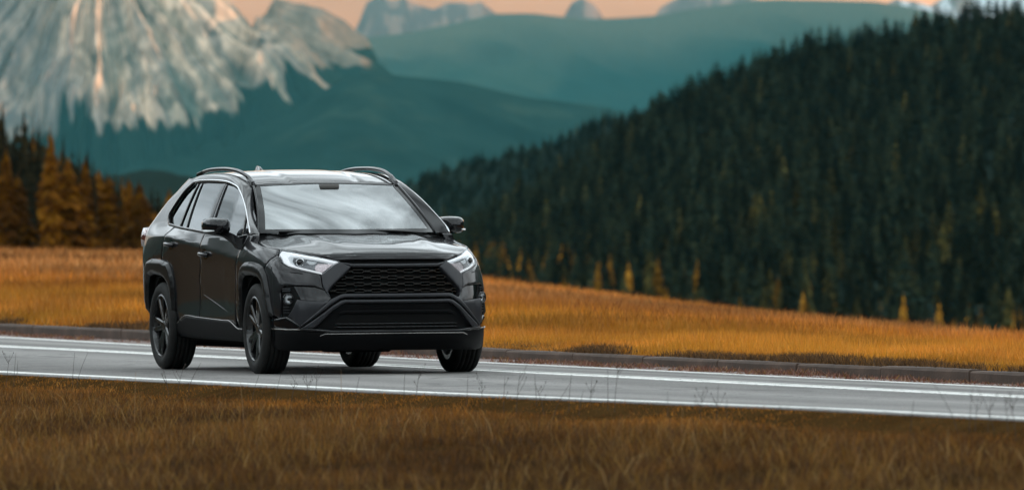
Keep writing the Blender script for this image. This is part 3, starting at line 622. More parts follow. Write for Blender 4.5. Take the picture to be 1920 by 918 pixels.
# ------------------------------------------------------------------ haze
def haze():
    m = bpy.data.materials.new('valley_haze'); m.use_nodes = True; t = m.node_tree; t.nodes.clear()
    o = N(t, 'ShaderNodeOutputMaterial'); v = N(t, 'ShaderNodeVolumePrincipled')
    v.inputs['Color'].default_value = (0.13, 0.60, 0.72, 1); v.inputs['Density'].default_value = 1.25e-5; v.inputs['Anisotropy'].default_value = 0.0
    t.links.new(v.outputs[0], o.inputs['Volume'])
    bm = bmesh.new(); bmesh.ops.create_cube(bm, size=1.0)
    for q in bm.verts:
        a = dl(12200 + 31000 * q.co.x, 26000 * q.co.y); q.co = (float(a[0]), float(a[1]), -75 if q.co.z < 0 else 1100)
    bmesh.ops.recalc_face_normals(bm, faces=bm.faces)
    me = bpy.data.meshes.new('haze'); bm.to_mesh(me); bm.free(); me.materials.append(m)
    h = link('haze', me); tag(h, 'thin blue evening haze filling the valley air', 'haze', kind='stuff'); return h
haze()

# ------------------------------------------------------------------ dry stalks standing up in front of the near road line
M_STALK = simple('dry_stalk', (0.045, 0.032, 0.024), 0.9); M_STALKP = simple('pale_dry_stalk', (0.26, 0.15, 0.06), 0.9)
def stalk_obj(name, paths, material):
    Vs, Fs, off = [], [], 0
    for P, r in paths:
        P = np.array(P, float); n = 5; m = len(P); V = []
        for i in range(m):
            t = P[min(i + 1, m - 1)] - P[max(i - 1, 0)]; t /= np.linalg.norm(t); a = np.cross(t, [0.3, 1, 0.1]); a /= np.linalg.norm(a); b = np.cross(a, t); q = r * (1 - .6 * i / (m - 1))
            V += [P[i] + q * (a * math.cos(6.2832 * k / n) + b * math.sin(6.2832 * k / n)) for k in range(n)]
        Fs.append(np.array([(i * n + k, i * n + (k + 1) % n, (i + 1) * n + (k + 1) % n, (i + 1) * n + k) for i in range(m - 1) for k in range(n)]) + off); Vs.append(np.array(V)); off += len(V)
    return obj_np(name, np.concatenate(Vs), np.concatenate(Fs), material)
ST = random.Random(5)
def ground_at(px, e):   # bank point under image column px, e metres outside the road edge
    s_ = FH[1] + RH[1] * (px - 960) / FPX; d = (-2.6 - e - CAM[1]) / s_; X, Y = dl(d, (px - 960) / FPX * d); return float(X), float(Y), float(bank_z(np.array(X), np.array(Y)))
# px, height m, lean m (to the right), kind
STALKS = [(10, .20, .03, 'f'), (24, .22, .02, 's'), (30, .10, .01, 's'), (134, .20, .02, 's'), (142, .21, .09, 's'), (315, .17, -.04, 'f'), (330, .20, .06, 'f'), (350, .17, .10, 's'), (470, .16, .06, 's'), (514, .17, .05, 's'), (545, .12, .03, 'f'),
          (638, .30, .0, 'p'), (575, .14, -.01, 'f'), (590, .16, .02, 'f'), (664, .12, .03, 's'), (755, .14, .01, 's'), (778, .16, .03, 'f'), (873, .20, .01, 's'), (902, .14, .0, 'f'), (942, .20, .01, 'f'), (965, .24, .03, 'f'), (1004, .15, -.01, 's'), (1019, .16, -.06, 'f'), (1036, .16, .11, 's'),
          (1064, .19, .02, 's'), (1083, .11, .03, 's'), (1105, .13, .01, 'f'), (1150, .26, .03, 'f'), (1138, .20, .0, 's'), (1250, .13, .0, 's'), (1310, .15, .02, 'f'), (1342, .17, .01, 'f'), (1361, .12, .0, 's'), (1705, .12, .02, 's'), (1795, .26, -.16, 's'), (1815, .19, .02, 's'), (1826, .15, .02, 'f'), (1862, .20, -.10, 's'), (1850, .14, .02, 'f'), (1888, .17, -.02, 'f'), (1903, .22, -.04, 'f'),
          (250, .30, .01, 'p'), (455, .24, -.02, 'p'), (1275, .16, .01, 'p')]
for i, (px, h, ln, kd) in enumerate(STALKS):
    e = ST.uniform(.15, .5) if kd != 'p' else ST.uniform(1.2, 2.6); x, y, z = ground_at(px, e); R2 = np.array([RH[0], RH[1], 0.0]); o3 = np.array([x, y, z - .01]); hh_ = h + .06
    main = [o3 + R2 * ln * t ** 1.5 + np.array([0, 0, hh_ * t]) for t in (0, .3, .6, .85, 1.0)]; paths = [(main, .0019 if kd != 'p' else .0022)]
    if kd == 'f':
        for q in range(ST.randint(2, 5)):
            t0 = ST.uniform(.35, .85); b0 = o3 + R2 * ln * t0 ** 1.5 + np.array([0, 0, hh_ * t0]); sg = ST.choice((-1, 1)); L = hh_ * ST.uniform(.15, .4)
            paths.append(([b0, b0 + R2 * sg * L * .35 + np.array([0, 0, L * .6]), b0 + R2 * sg * L * .5 + np.array([0, 0, L])], .0013))
            tip = paths[-1][0][-1]; paths.append(([tip - np.array([0, 0, .008]), tip, tip + np.array([0, 0, .006])], .0028))
    o = stalk_obj('dry_weed', paths, M_STALKP if kd == 'p' else M_STALK)
    where = 'left of the car' if px < 270 else 'in front of the car' if px < 915 else 'just right of the car' if px < 1400 else 'near the right picture edge'
    lab = {'s': 'thin bare dry stalk leaning over the near road line %s', 'f': 'forked dark dry weed at the near road edge %s', 'p': 'pale upright grass stalk on the brown bank %s'}[kd] % where
    tag(o, lab, 'weed', 'dry stalks %s, %s' % (where, {'s': 'bare', 'f': 'forked', 'p': 'pale'}[kd]))
# ================================================================== CAR
# body surface: plan contours at a set of heights (half width), plus analytic shoulder and glasshouse
ZR = np.array([.18, .30, .42, .55, .70, .82, .92, 1.0, 1.06, 1.12])
COLS = [
 ([.80, .885, .90, .925, .915, .895, .865, .80, .70, .60], [0] * 10),
 ([.79, .875, .89, .91, .895, .87, .84, .77, .66, .55], [.30] * 10),
 ([.74, .825, .84, .85, .81, .775, .735, .65, .52, .40], [.53] * 10),
 ([.63, .71, .725, .725, .69, .645, .60, .50, .36, .2], [.70, .71, .715, .715, .70, .69, .67, .65, .62, .6]),
 ([.50, .56, .575, .575, .555, .52, .46, .34, .2, .05], [.80, .81, .815, .815, .805, .79, .77, .745, .70, .65]),
 ([.36, .39, .40, .40, .39, .36, .30, .20, .06, -.1], [.845, .86, .87, .875, .872, .865, .845, .81, .755, .70]),
 ([.0] * 10, [.85, .868, .885, .895, .902, .905, .895, .862, .80, .74]),
 ([-.5] * 10, [.80, .862, .885, .885, .888, .900, .906, .900, .89, .88]),
 ([-1.0] * 10, [.79, .86, .882, .876, .878, .892, .904, .908, .908, .905]),
 ([-1.6] * 10, [.79, .86, .882, .876, .878, .890, .902, .910, .910, .91]),
 ([-2.2] * 10, [.80, .86, .885, .884, .888, .896, .904, .910, .912, .912]),
 ([-2.7] * 10, [.82, .86, .885, .898, .908, .913, .914, .912, .908, .90]),
 ([-3.1] * 10, [.82, .85, .875, .895, .905, .908, .908, .902, .892, .88]),
 ([-3.42] * 10, [.76, .80, .83, .85, .862, .866, .866, .862, .852, .838]),
 ([-3.50, -3.53, -3.56, -3.57, -3.575, -3.575, -3.57, -3.565, -3.56, -3.55], [.66, .69, .71, .73, .74, .745, .745, .74, .73, .72]),
 ([-3.54, -3.60, -3.64, -3.65, -3.64, -3.635, -3.63, -3.62, -3.61, -3.60], [.40] * 10),
 ([-3.55, -3.62, -3.66, -3.67, -3.66, -3.65, -3.645, -3.635, -3.625, -3.61], [0] * 10)]
_SMI = {}
def smi(x, xs, ys, sig=.05):
    k = (tuple(xs), tuple(ys), sig)
    if k not in _SMI:
        o = np.argsort(xs); a = np.array(xs, float)[o]; b = np.array(ys, float)[o]; h = sig / 6
        g = np.arange(a[0] - 3 * sig, a[-1] + 3 * sig, h); s0 = (b[1] - b[0]) / (a[1] - a[0]); s1 = (b[-1] - b[-2]) / (a[-1] - a[-2])
        v = np.interp(g, a, b); v = np.where(g < a[0], b[0] + s0 * (g - a[0]), np.where(g > a[-1], b[-1] + s1 * (g - a[-1]), v))
        w = np.exp(-.5 * (np.arange(-18, 19) * h / sig) ** 2); w /= w.sum(); vp = np.pad(v, 18, mode='reflect', reflect_type='odd'); v = np.convolve(vp, w, 'valid')
        _SMI[k] = (g, v)
    g, v = _SMI[k]; return np.interp(x, g, v)
def crom(P, t):
    n = len(P); i = np.clip(np.floor(t).astype(int), 0, n - 2); f = (t - i); f = f.reshape(f.shape + (1,) * (P.ndim - 1)); sh = f.shape
    p0 = np.where((i == 0).reshape(sh), 2 * P[0] - P[1], P[np.maximum(i - 1, 0)]); p1 = P[i]; p2 = P[i + 1]
    p3 = np.where((i == n - 2).reshape(sh), 2 * P[-1] - P[-2], P[np.minimum(i + 2, n - 1)])
    return .5 * (2 * p1 + (-p0 + p2) * f + (2 * p0 - 5 * p1 + 4 * p2 - p3) * f ** 2 + (-p0 + 3 * p1 - 3 * p2 + p3) * f ** 3)
NCOL = len(COLS); NS, NZ = 321, 96; ZG = np.linspace(ZR[0], ZR[-1], NZ); SP = np.linspace(0, NCOL - 1, NS)
def _sm(a, k):
    for _ in range(k):
        b = a.copy(); b[1:-1] = .25 * a[:-2] + .5 * a[1:-1] + .25 * a[2:]; a = b
    return a
_tz = np.interp(ZG, ZR, np.arange(10))
GX = crom(crom(np.array([c[0] for c in COLS], float).T, _tz).T, SP); GY = crom(crom(np.array([c[1] for c in COLS], float).T, _tz).T, SP)
GX = _sm(_sm(GX.T, 6).T, 4); GY = _sm(_sm(GY.T, 6).T, 4)
def contour(z):
    t = min(max((z - ZG[0]) / (ZG[1] - ZG[0]), 0), NZ - 1.001); i = int(t); w = t - i
    return GX[:, i] * (1 - w) + GX[:, i + 1] * w, GY[:, i] * (1 - w) + GY[:, i + 1] * w
NF = int(NS * 6 / (NCOL - 1)) + 1
def Xfront(y, z):
    y, z = np.broadcast_arrays(np.asarray(y, float), np.asarray(z, float)); o = np.zeros(y.size)
    for k, (a, b) in enumerate(zip(np.abs(y).ravel(), z.ravel())):
        cx, cy = contour(b); o[k] = np.interp(a, cy[:NF], cx[:NF])
    return o.reshape(y.shape)
def belt_z(x): return smi(-np.asarray(x, float), [.2, .34, .586, 1.6, 2.36, 2.7, 3.1, 3.7], [1.11, 1.10, 1.078, 1.131, 1.169, 1.193, 1.205, 1.21])
def belt_y(x): return smi(-np.asarray(x, float), [.2, .4, 1.0, 1.6, 2.2, 2.36, 2.7, 3.1, 3.5], [.80, .852, .870, .870, .858, .848, .830, .822, .812])
def crease_z(x): return .919 + .0887 * np.clip(-x - .46, 0, 2.15)
XCZ, XCX = [1.10, 1.185, 1.29, 1.40, 1.468, 1.542, 1.60], [-3.70, -3.64, -3.49, -3.32, -3.167, -3.04, -2.92]
def Yside(x, z):
    x, z = np.broadcast_arrays(np.asarray(x, float), np.asarray(z, float)); o = np.zeros(x.size)
    for k, (a, b) in enumerate(zip(x.ravel(), z.ravel())):
        cx, cy = contour(b); o[k] = np.interp(-a, -cx, cy)
    o = o.reshape(x.shape)
    zc, zb, yb = crease_z(x), belt_z(x), belt_y(x)
    t = z - zb; up = yb - .34 * t - .22 * t * t
    e = x - np.interp(z, XCZ, XCX); corner = np.where(e < .4, .16 * np.clip(1 - e / .4, 0, 1.2) ** 2.5, 0)
    up = up - corner
    yc = np.zeros(x.size)
    for k, (a, b) in enumerate(zip(x.ravel(), zc.ravel())):
        cx, cy = contour(b); yc[k] = np.interp(-a, -cx, cy)
    yc = yc.reshape(x.shape)
    s = np.clip((z - zc) / np.maximum(zb - zc, .01), 0, 1); mid = yc + (yb - yc) * s - corner * s
    w = sstep(-.22, -.5, x)
    res = np.where(z > zb, up, np.where(z > zc, mid * w + o * (1 - w), o))
    zl = .640 - .2 * (-1.60 - x) * -1.0
    wl = sstep(-1.70, -1.60, x) * sstep(-.66, -.80, x)
    return res
def side_fn(u, v): return np.stack([u, -Yside(u, v), v], -1)
def front_fn(u, v): return np.stack([Xfront(u, v), u, v], -1)
def hood_fn(x, y):
    zc = smi(x, [-.55, -.2, 0, .3, .5, .66, .74, .79, .83, .9], [1.128, 1.114, 1.098, 1.062, 1.032, 1.002, .982, .966, .945, .90])
    drop = smi(x, [-.45, -.2, 0, .25, .38, .6, .7, .8], [.03, .072, .086, .072, .068, .062, .05, .02])
    yb = smi(x, [-.4, 0, .25, .38, .6, .68, .74, .8], [.80, .815, .785, .755, .645, .585, .50, .42])
    q = np.abs(y) / yb
    z = zc - drop * q ** 2.6 - .012 * (1 - q ** 2) * 0 + .010 * np.exp(-((np.abs(y) - (.36 + .16 * (.8 - x) * .8)) / .06) ** 2) * sstep(.75, .3, x)
    z = z - .010 * sstep(.30, .0, np.abs(y)) * sstep(.7, .2, x)
    return np.stack([x, y, z], -1)
def roof_fn(x, y):
    zc = smi(x, [-3.5, -3.2, -2.9, -2.5, -2.1, -1.8, -1.5, -1.25, -1.08, -.98], [1.50, 1.568, 1.606, 1.632, 1.640, 1.638, 1.620, 1.586, 1.546, 1.515], .09)
    z = zc - .030 * (np.abs(y) / .6) ** 2.2 - .006 * np.exp(-((np.abs(y) - .30) / .03) ** 2)
    return np.stack([x, y, z], -1)
def ws_fn(y, z):       # windscreen: leaning glass bowed across the car
    t = (z - 1.10) / (1.525 - 1.10)
    xc = -.17 + (-.975 + .17) * t + .035 * np.sin(np.pi * np.clip(t, 0, 1)); bow = .42 * (1 - t) + .13 * t
    return np.stack([xc - bow * y * y, y, z - .012 * t * (y / .6) ** 2], -1)

M_BODY, t_, b_ = mat('dark_grey_metallic_paint')
b_.inputs['Base Color'].default_value = (0.030, 0.028, 0.031, 1); b_.inputs['Metallic'].default_value = 0.05; b_.inputs['Roughness'].default_value = 0.38
b_.inputs['Coat Weight'].default_value = 1.0; b_.inputs['Coat Roughness'].default_value = 0.025; b_.inputs['Coat IOR'].default_value = 1.36; b_.inputs['Specular IOR Level'].default_value = .06
_co = N(t_, 'ShaderNodeTexCoord'); _n = N(t_, 'ShaderNodeTexNoise', in_Scale=900.0, in_Detail=2.0); t_.links.new(_co.outputs['Object'], _n.inputs['Vector'])
_r = N(t_, 'ShaderNodeValToRGB'); _r.color_ramp.elements[0].position = .4; _r.color_ramp.elements[0].color = (.007, .0066, .0076, 1); _r.color_ramp.elements[1].position = .7; _r.color_ramp.elements[1].color = (.015, .0142, .0165, 1)
t_.links.new(_n.outputs[0], _r.inputs[0]); t_.links.new(_r.outputs[0], b_.inputs['Base Color'])
_dn = N(t_, 'ShaderNodeTexNoise', in_Scale=5.0, in_Detail=8.0, in_Roughness=0.7); t_.links.new(_co.outputs['Object'], _dn.inputs['Vector'])
_dm = N(t_, 'ShaderNodeMapRange', in_1=0.4, in_2=0.75, in_3=0.015, in_4=0.11); t_.links.new(_dn.outputs[0], _dm.inputs[0]); t_.links.new(_dm.outputs[0], b_.inputs['Coat Roughness'])
M_PLAST = simple('black_plastic', (0.004, 0.004, 0.0045), 0.48, spec=.07, bump=0.1, bump_scale=500)
M_SLAT = simple('grille_slat_black', (0.016, 0.0155, 0.015), 0.22, spec=.6)
M_FLARE = simple('arch_plastic', (0.005, 0.005, 0.0055), 0.30, spec=.30)
M_GLOSS = simple('gloss_black_trim', (0.005, 0.005, 0.006), 0.07, spec=.4)
M_SATIN = simple('satin_grey_trim', (0.020, 0.0205, 0.024), 0.30, spec=.3)
M_MATTE = simple('matte_black', (0.006, 0.006, 0.006), 0.9, spec=.1)
M_TYRE = simple('tyre_rubber', (0.012, 0.0115, 0.0108), 0.72, var=.55, var_scale=9.0, spec=.2, bump=.3, bump_scale=150)
M_RIM = simple('gloss_black_alloy', (0.005, 0.005, 0.0055), 0.27, coat=.4, coat_rough=.07)
M_CHROME = simple('bright_trim', (0.62, 0.63, 0.65), 0.14, metal=1.0)
M_LAMPW = simple('lamp_white', (0.82, 0.84, 0.86), 0.25, coat=.6)
M_LAMPG = simple('lamp_grey', (0.07, 0.072, 0.08), 0.2, metal=.5)
M_TRIM = simple('bright_edge_trim', (0.30, 0.29, 0.28), 0.25, metal=.9)
M_PINK = simple('lamp_reflector', (0.66, 0.55, 0.56), 0.25, metal=.4, var=.3, var_scale=60)
M_RED = simple('tail_lamp_red', (0.12, 0.02, 0.02), 0.10, coat=1.0)
M_INT = simple('interior_fabric', (0.11, 0.105, 0.10), 0.8)
M_DASH = simple('dashboard_plastic', (0.02, 0.02, 0.021), 0.6)
def drl():
    m, t, b = mat('daylight_strip'); b.inputs['Base Color'].default_value = (.85, .87, .9, 1); b.inputs['Emission Color'].default_value = (.93, .97, 1, 1); b.inputs['Emission Strength'].default_value = 0.45; return m
M_DRL = drl()
def glassm(name, tint, ior, rough=0.0):
    m = bpy.data.materials.new(name); m.use_nodes = True; t = m.node_tree; t.nodes.clear()
    o = N(t, 'ShaderNodeOutputMaterial'); tr = N(t, 'ShaderNodeBsdfTransparent'); tr.inputs[0].default_value = (*tint, 1)
    gl = N(t, 'ShaderNodeBsdfGlossy'); gl.inputs['Roughness'].default_value = rough; gl.inputs['Color'].default_value = (.95, .98, 1, 1)
    fr = N(t, 'ShaderNodeFresnel', in_IOR=ior); ms = N(t, 'ShaderNodeMixShader')
    t.links.new(fr.outputs[0], ms.inputs[0]); t.links.new(tr.outputs[0], ms.inputs[1]); t.links.new(gl.outputs[0], ms.inputs[2]); t.links.new(ms.outputs[0], o.inputs['Surface'])
    return m
M_WS = glassm('windscreen_glass', (.5, .55, .54), 3.6); M_GLASS = glassm('tinted_side_glass', (.10, .115, .115), 3.2); M_LENS = glassm('clear_lens', (.93, .94, .95), 1.5)

car = bpy.data.objects.new('car', None); COLL.objects.link(car)
tag(car, 'dark grey metallic five-door SUV with black wheels standing on the road', 'car')

def dens(poly, sp):
    o = []
    for a, b in zip(poly, poly[1:] + poly[:1]):
        n = max(1, int(math.ceil(math.hypot(b[0] - a[0], b[1] - a[1]) / sp)))
        o += [(a[0] + (b[0] - a[0]) * k / n, a[1] + (b[1] - a[1]) * k / n) for k in range(n)]
    return o
def chaikin(poly, k):
    for _ in range(k):
        o = []
        for a, b in zip(poly, poly[1:] + poly[:1]):
            o += [(a[0] * .75 + b[0] * .25, a[1] * .75 + b[1] * .25), (a[0] * .25 + b[0] * .75, a[1] * .25 + b[1] * .75)]
        poly = o
    return poly
def inside(P, Q):
    x, y = P[:, 0], P[:, 1]; r = np.zeros(len(P), bool); Q = np.asarray(Q); a = Q; b = np.roll(Q, -1, 0)
    for (x1, y1), (x2, y2) in zip(a, b):
        c = (y1 > y) != (y2 > y)
        with np.errstate(divide='ignore', invalid='ignore'): r ^= c & (x < (x2 - x1) * (y - y1) / (y2 - y1 + 1e-15) + x1)
    return r
def bdist(P, Q):
    Q = np.asarray(Q); A = Q; B = np.roll(Q, -1, 0); d = np.full(len(P), 1e9)
    for a, b in zip(A, B):
        ab = b - a; t = np.clip(((P - a) @ ab) / max(ab @ ab, 1e-12), 0, 1); d = np.minimum(d, np.hypot(*(P - a - t[:, None] * ab).T))
    return d
def panel_np(poly, fn, sp=.03, off=0., th=.012, bev=.004, dirv=None, rnd=0, offfn=None):
    if rnd: poly = chaikin(list(poly), rnd)
    poly = [tuple(map(float, p)) for p in poly]
    B = dens(poly, sp); Bn = np.array(B)
    ar = np.sum(Bn[:, 0] * np.roll(Bn[:, 1], -1) - np.roll(Bn[:, 0], -1) * Bn[:, 1])
    if ar < 0: B = B[::-1]; Bn = Bn[::-1]
    lo, hi = Bn.min(0), Bn.max(0)
    g = np.stack(np.meshgrid(np.arange(lo[0], hi[0], sp), np.arange(lo[1], hi[1], sp * .9), indexing='ij'), -1)
    g[:, 1::2, 0] += sp * .5; g = g.reshape(-1, 2)
    g = g[inside(g, Bn)]; pts = [Bn]
    if len(g): g = g[bdist(g, Bn) > max(.55 * sp, bev * 1.4)]; pts.append(g)
    if bev > 0:
        tg = np.roll(Bn, -1, 0) - np.roll(Bn, 1, 0); tg /= np.maximum(np.hypot(tg[:, 0], tg[:, 1]), 1e-9)[:, None]; nn = np.stack([-tg[:, 1], tg[:, 0]], 1)
        for f in (.35, 1.0):
            r = Bn + nn * bev * f; ok = inside(r, Bn); r = r[ok]
            if len(r): r = r[bdist(r, Bn) > bev * f * .8]; pts.append(r)
    P = np.concatenate(pts); nb = len(Bn)
    ed = [(i, (i + 1) % nb) for i in range(nb)]
    vo, _, fo, _, _, _ = delaunay_2d_cdt([Vector(p) for p in P], ed, [], 1, 1e-6)
    P = np.array([(v.x, v.y) for v in vo]); F = np.array([tuple(f) for f in fo if len(f) == 3])
    d = bdist(P, Bn)
    base = fn(P[:, 0], P[:, 1]); h = .014
    du = fn(P[:, 0] + h, P[:, 1]) - fn(P[:, 0] - h, P[:, 1]); dv_ = fn(P[:, 0], P[:, 1] + h) - fn(P[:, 0], P[:, 1] - h)
    nr = np.cross(du, dv_); nr /= np.maximum(np.linalg.norm(nr, axis=1), 1e-9)[:, None]
    if dirv is not None: nr = np.tile(np.array(dirv, float), (len(P), 1))
    drop = np.zeros(len(P))
    if bev > 0: q = np.clip(1 - d / bev, 0, 1); drop = bev * .8 * (1 - np.sqrt(np.clip(1 - q * q, 0, 1)))
    of = off if offfn is None else offfn(P[:, 0], P[:, 1], d)
    V = base + nr * (of - drop)[:, None] if np.ndim(of) else base + nr * (off - drop)[:, None]
    # boundary edges of the triangulation
    ec = {}
    for f in F:
        for a, b in ((f[0], f[1]), (f[1], f[2]), (f[2], f[0])):
            k = (min(a, b), max(a, b)); ec[k] = None if k in ec else (a, b)
    be = [e for e in ec.values() if e is not None]
    ids = sorted({i for e in be for i in e}); mp_ = {v: k for k, v in enumerate(ids)}; n0 = len(V)
    top = V[ids]; bot = top - nr[ids] * th; V2 = np.concatenate([V, top, bot])
    k = len(ids); Q = np.array([(n0 + mp_[a], n0 + k + mp_[a], n0 + k + mp_[b], n0 + mp_[b]) for a, b in be])
    cn = np.zeros((len(V2), 3)); flat = (d > bev * 1.05) & (offfn is None) & (dirv is None); cn[:n0][flat] = nr[flat]
    global LASTN; LASTN = cn
    return V2, F, Q
LASTN = None
def panel(name, poly, fn, material, parent=None, sides=(1,), **kw):
    """sides: 1 = as drawn (car's right, y<0), -1 = mirrored copy"""
    V, F, Q = panel_np(poly, fn, **kw); res = []; cn = LASTN
    for s in sides:
        if s == 1: W_, F_, Q_ = V, F, Q
        else: W_ = V * np.array([1, -1, 1]); F_ = F[:, ::-1]; Q_ = Q[:, ::-1]
        par = parent[0 if s == 1 else 1] if isinstance(parent, (tuple, list)) else parent
        o_ = obj_np(name, W_, [F_, Q_], material, par if par is not None else car); res.append(o_)
        o_.data.normals_split_custom_set_from_vertices((cn * np.array([1, s, 1])).tolist())
    return res
def sideP(name, poly, material, parent=None, **kw):      # (x,z): normal must point to -y
    return panel(name, poly, side_fn, material, parent, (1, -1), **kw)
def frontP(name, poly, material, parent=None, sides=(1, -1), **kw):
    return panel(name, poly, front_fn, material, parent, sides, **kw)
def frontFull(name, half, material, parent=None, **kw):   # half outline y<=0 from top centre down to bottom centre
    full = list(half) + [(-y, z) for y, z in reversed(half) if abs(y) > 1e-6]
    return panel(name, full, front_fn, material, parent, (1,), **kw)[0]
def tube(path, r, n=8, closed=False, scale=(1, 1)):
    P = np.array(path, float); V = []; m = len(P)
    for i in range(m):
        t = P[min(i + 1, m - 1)] - P[max(i - 1, 0)]; t /= np.linalg.norm(t); a = np.cross(t, [0, 0, 1.]); 
        if np.linalg.norm(a) < 1e-3: a = np.array([1., 0, 0])
        a /= np.linalg.norm(a); b = np.cross(a, t); rr = r[i] if np.ndim(r) else r
        V += [P[i] + rr * (a * math.cos(6.2832 * k / n) * scale[0] + b * math.sin(6.2832 * k / n) * scale[1]) for k in range(n)]
    F = [(i * n + k, i * n + (k + 1) % n, (i + 1) * n + (k + 1) % n, (i + 1) * n + k) for i in range(m - 1) for k in range(n)]
    V = np.array(V); return V, np.array(F), [list(range(n))[::-1], [(m - 1) * n + k for k in range(n)]]
def bm_obj(name, bm, material, parent=None, smooth=False, bevel=0.0, seg=2):
    if bevel > 0: bmesh.ops.bevel(bm, geom=list(bm.edges), offset=bevel, segments=seg, affect='EDGES', profile=.6)
    bmesh.ops.recalc_face_normals(bm, faces=bm.faces)
    me = bpy.data.meshes.new(name); bm.to_mesh(me); bm.free(); me.materials.append(material)
    for p in me.polygons: p.use_smooth = smooth
    return link(name, me, parent if parent is not None else car)
def tube_obj(name, path, r, material, parent=None, n=8, scale=(1, 1)):
    V, F, caps = tube(path, r, n, scale=scale); bm = bmesh.new(); vs = [bm.verts.new(v) for v in V]
    for f in list(F) + caps: bm.faces.new([vs[i] for i in f])
    return bm_obj(name, bm, material, parent, True)
def hull_obj(name, secs, material, parent=None, smooth=True, sub=0, caps=True):
    """loft closed sections (list of equal-length 3D loops)"""
    S = np.array(secs, float); m, n = S.shape[:2]; bm = bmesh.new(); vs = [[bm.verts.new(p) for p in s] for s in S]
    for i in range(m - 1):
        for k in range(n): bm.faces.new((vs[i][k], vs[i][(k + 1) % n], vs[i + 1][(k + 1) % n], vs[i + 1][k]))
    if caps: bm.faces.new(vs[0][::-1]); bm.faces.new(vs[-1])
    o = bm_obj(name, bm, material, parent, smooth)
    if sub: md = o.modifiers.new('subd', 'SUBSURF'); md.levels = sub; md.render_levels = sub
    return o
def loft_np(A, B, nb, bulge, outward):
    A = np.array(A, float); B = np.array(B, float); t = np.linspace(0, 1, nb)
    V = A[:, None] * (1 - t[None, :, None]) + B[:, None] * t[None, :, None] + (np.sin(np.pi * t) * bulge)[None, :, None] * np.array(outward)[None, None]
    return V.reshape(-1, 3), grid_faces(len(A), nb)
def resample(P, n):
    P = np.array(P, float); d = np.concatenate([[0], np.cumsum(np.linalg.norm(np.diff(P, axis=0), axis=1))]); t = np.linspace(0, len(P) - 1, n * 4)
    C = crom(P, t); d = np.concatenate([[0], np.cumsum(np.linalg.norm(np.diff(C, axis=0), axis=1))]); s = np.linspace(0, d[-1], n)
    return np.stack([np.interp(s, d, C[:, k]) for k in range(3)], 1)
def mirror_pair(name, V, F, material, parent=None, flip=False):
    r = []
    for s in (1, -1):
        W_ = np.array(V) * np.array([1, s, 1]); FF = F if (s == 1) ^ flip else np.asarray(F)[:, ::-1]
        par = parent[0 if s == 1 else 1] if isinstance(parent, (tuple, list)) else (parent or car)
        r.append(obj_np(name, W_, FF, material, par))
    return r

# ---------------- dark shell added inside the body so that shut lines read black
def shell():
    V = []; zs = np.linspace(.24, .89, 20); cols_ = np.arange(0, NS, 2)
    for s in (1, -1):
        for z in zs:
            cx, cy = contour(z); V.append(np.stack([cx[cols_] * .985 - .035 * np.sign(cx[cols_] + 1.3) , s * np.maximum(cy[cols_] - .045, 0), np.full(len(cols_), z)], 1))
    V = np.concatenate(V); n = len(cols_); Fs = []
    for s in (0, 1):
        o = s * len(zs) * n
        for i in range(len(zs) - 1):
            for k in range(n - 1):
                a = o + i * n + k; c = (V[a] + V[a + n + 1]) / 2
                if any(math.hypot(c[0] - wx, c[2] - .36) < .44 for wx in (0, -2.69)) and abs(c[1]) > .5: continue
                Fs.append((a, a + 1, a + n + 1, a + n) if s else (a, a + n, a + n + 1, a + 1))
    return obj_np('inner_dark_shell', V, np.array(Fs), M_MATTE, car, False)
shell()
for wx in (0, -2.69):
    for s in (1, -1):
        V = []; n = 20
        for y in (-.875, -.56):
            for k in range(n + 1):
                a = math.radians(-15 + 210 * k / n); V.append((wx + .415 * math.cos(a), y * s, .37 + .415 * math.sin(a)))
        V += [(wx, -.56 * s, .37)]; F = [(k, k + 1, n + 2 + k, n + 1 + k) for k in range(n)]
        T = [(n + 1 + k, n + 2 + k, 2 * n + 2) for k in range(n)]
        obj_np('wheel_arch_liner', np.array(V), [np.array(F), np.array(T)], M_MATTE, car)
bm = bmesh.new(); bmesh.ops.create_cube(bm, size=1.0)
for v in bm.verts: v.co = (-1.35 + v.co.x * 4.1, v.co.y * 1.22, .235 + v.co.z * .09)
bm_obj('underbody', bm, M_MATTE, car, bevel=.02)
for (x, y, w) in ((-.95, -.45, .16), (-2.9, .2, .35), (-.2, 0, .5)):
    bm = bmesh.new(); bmesh.ops.create_cube(bm, size=1.0)
    for v in bm.verts: v.co = (x + v.co.x * .3, y + v.co.y * w, .19 + v.co.z * .05)
    bm_obj('underbody', bm, M_MATTE, car, bevel=.02)

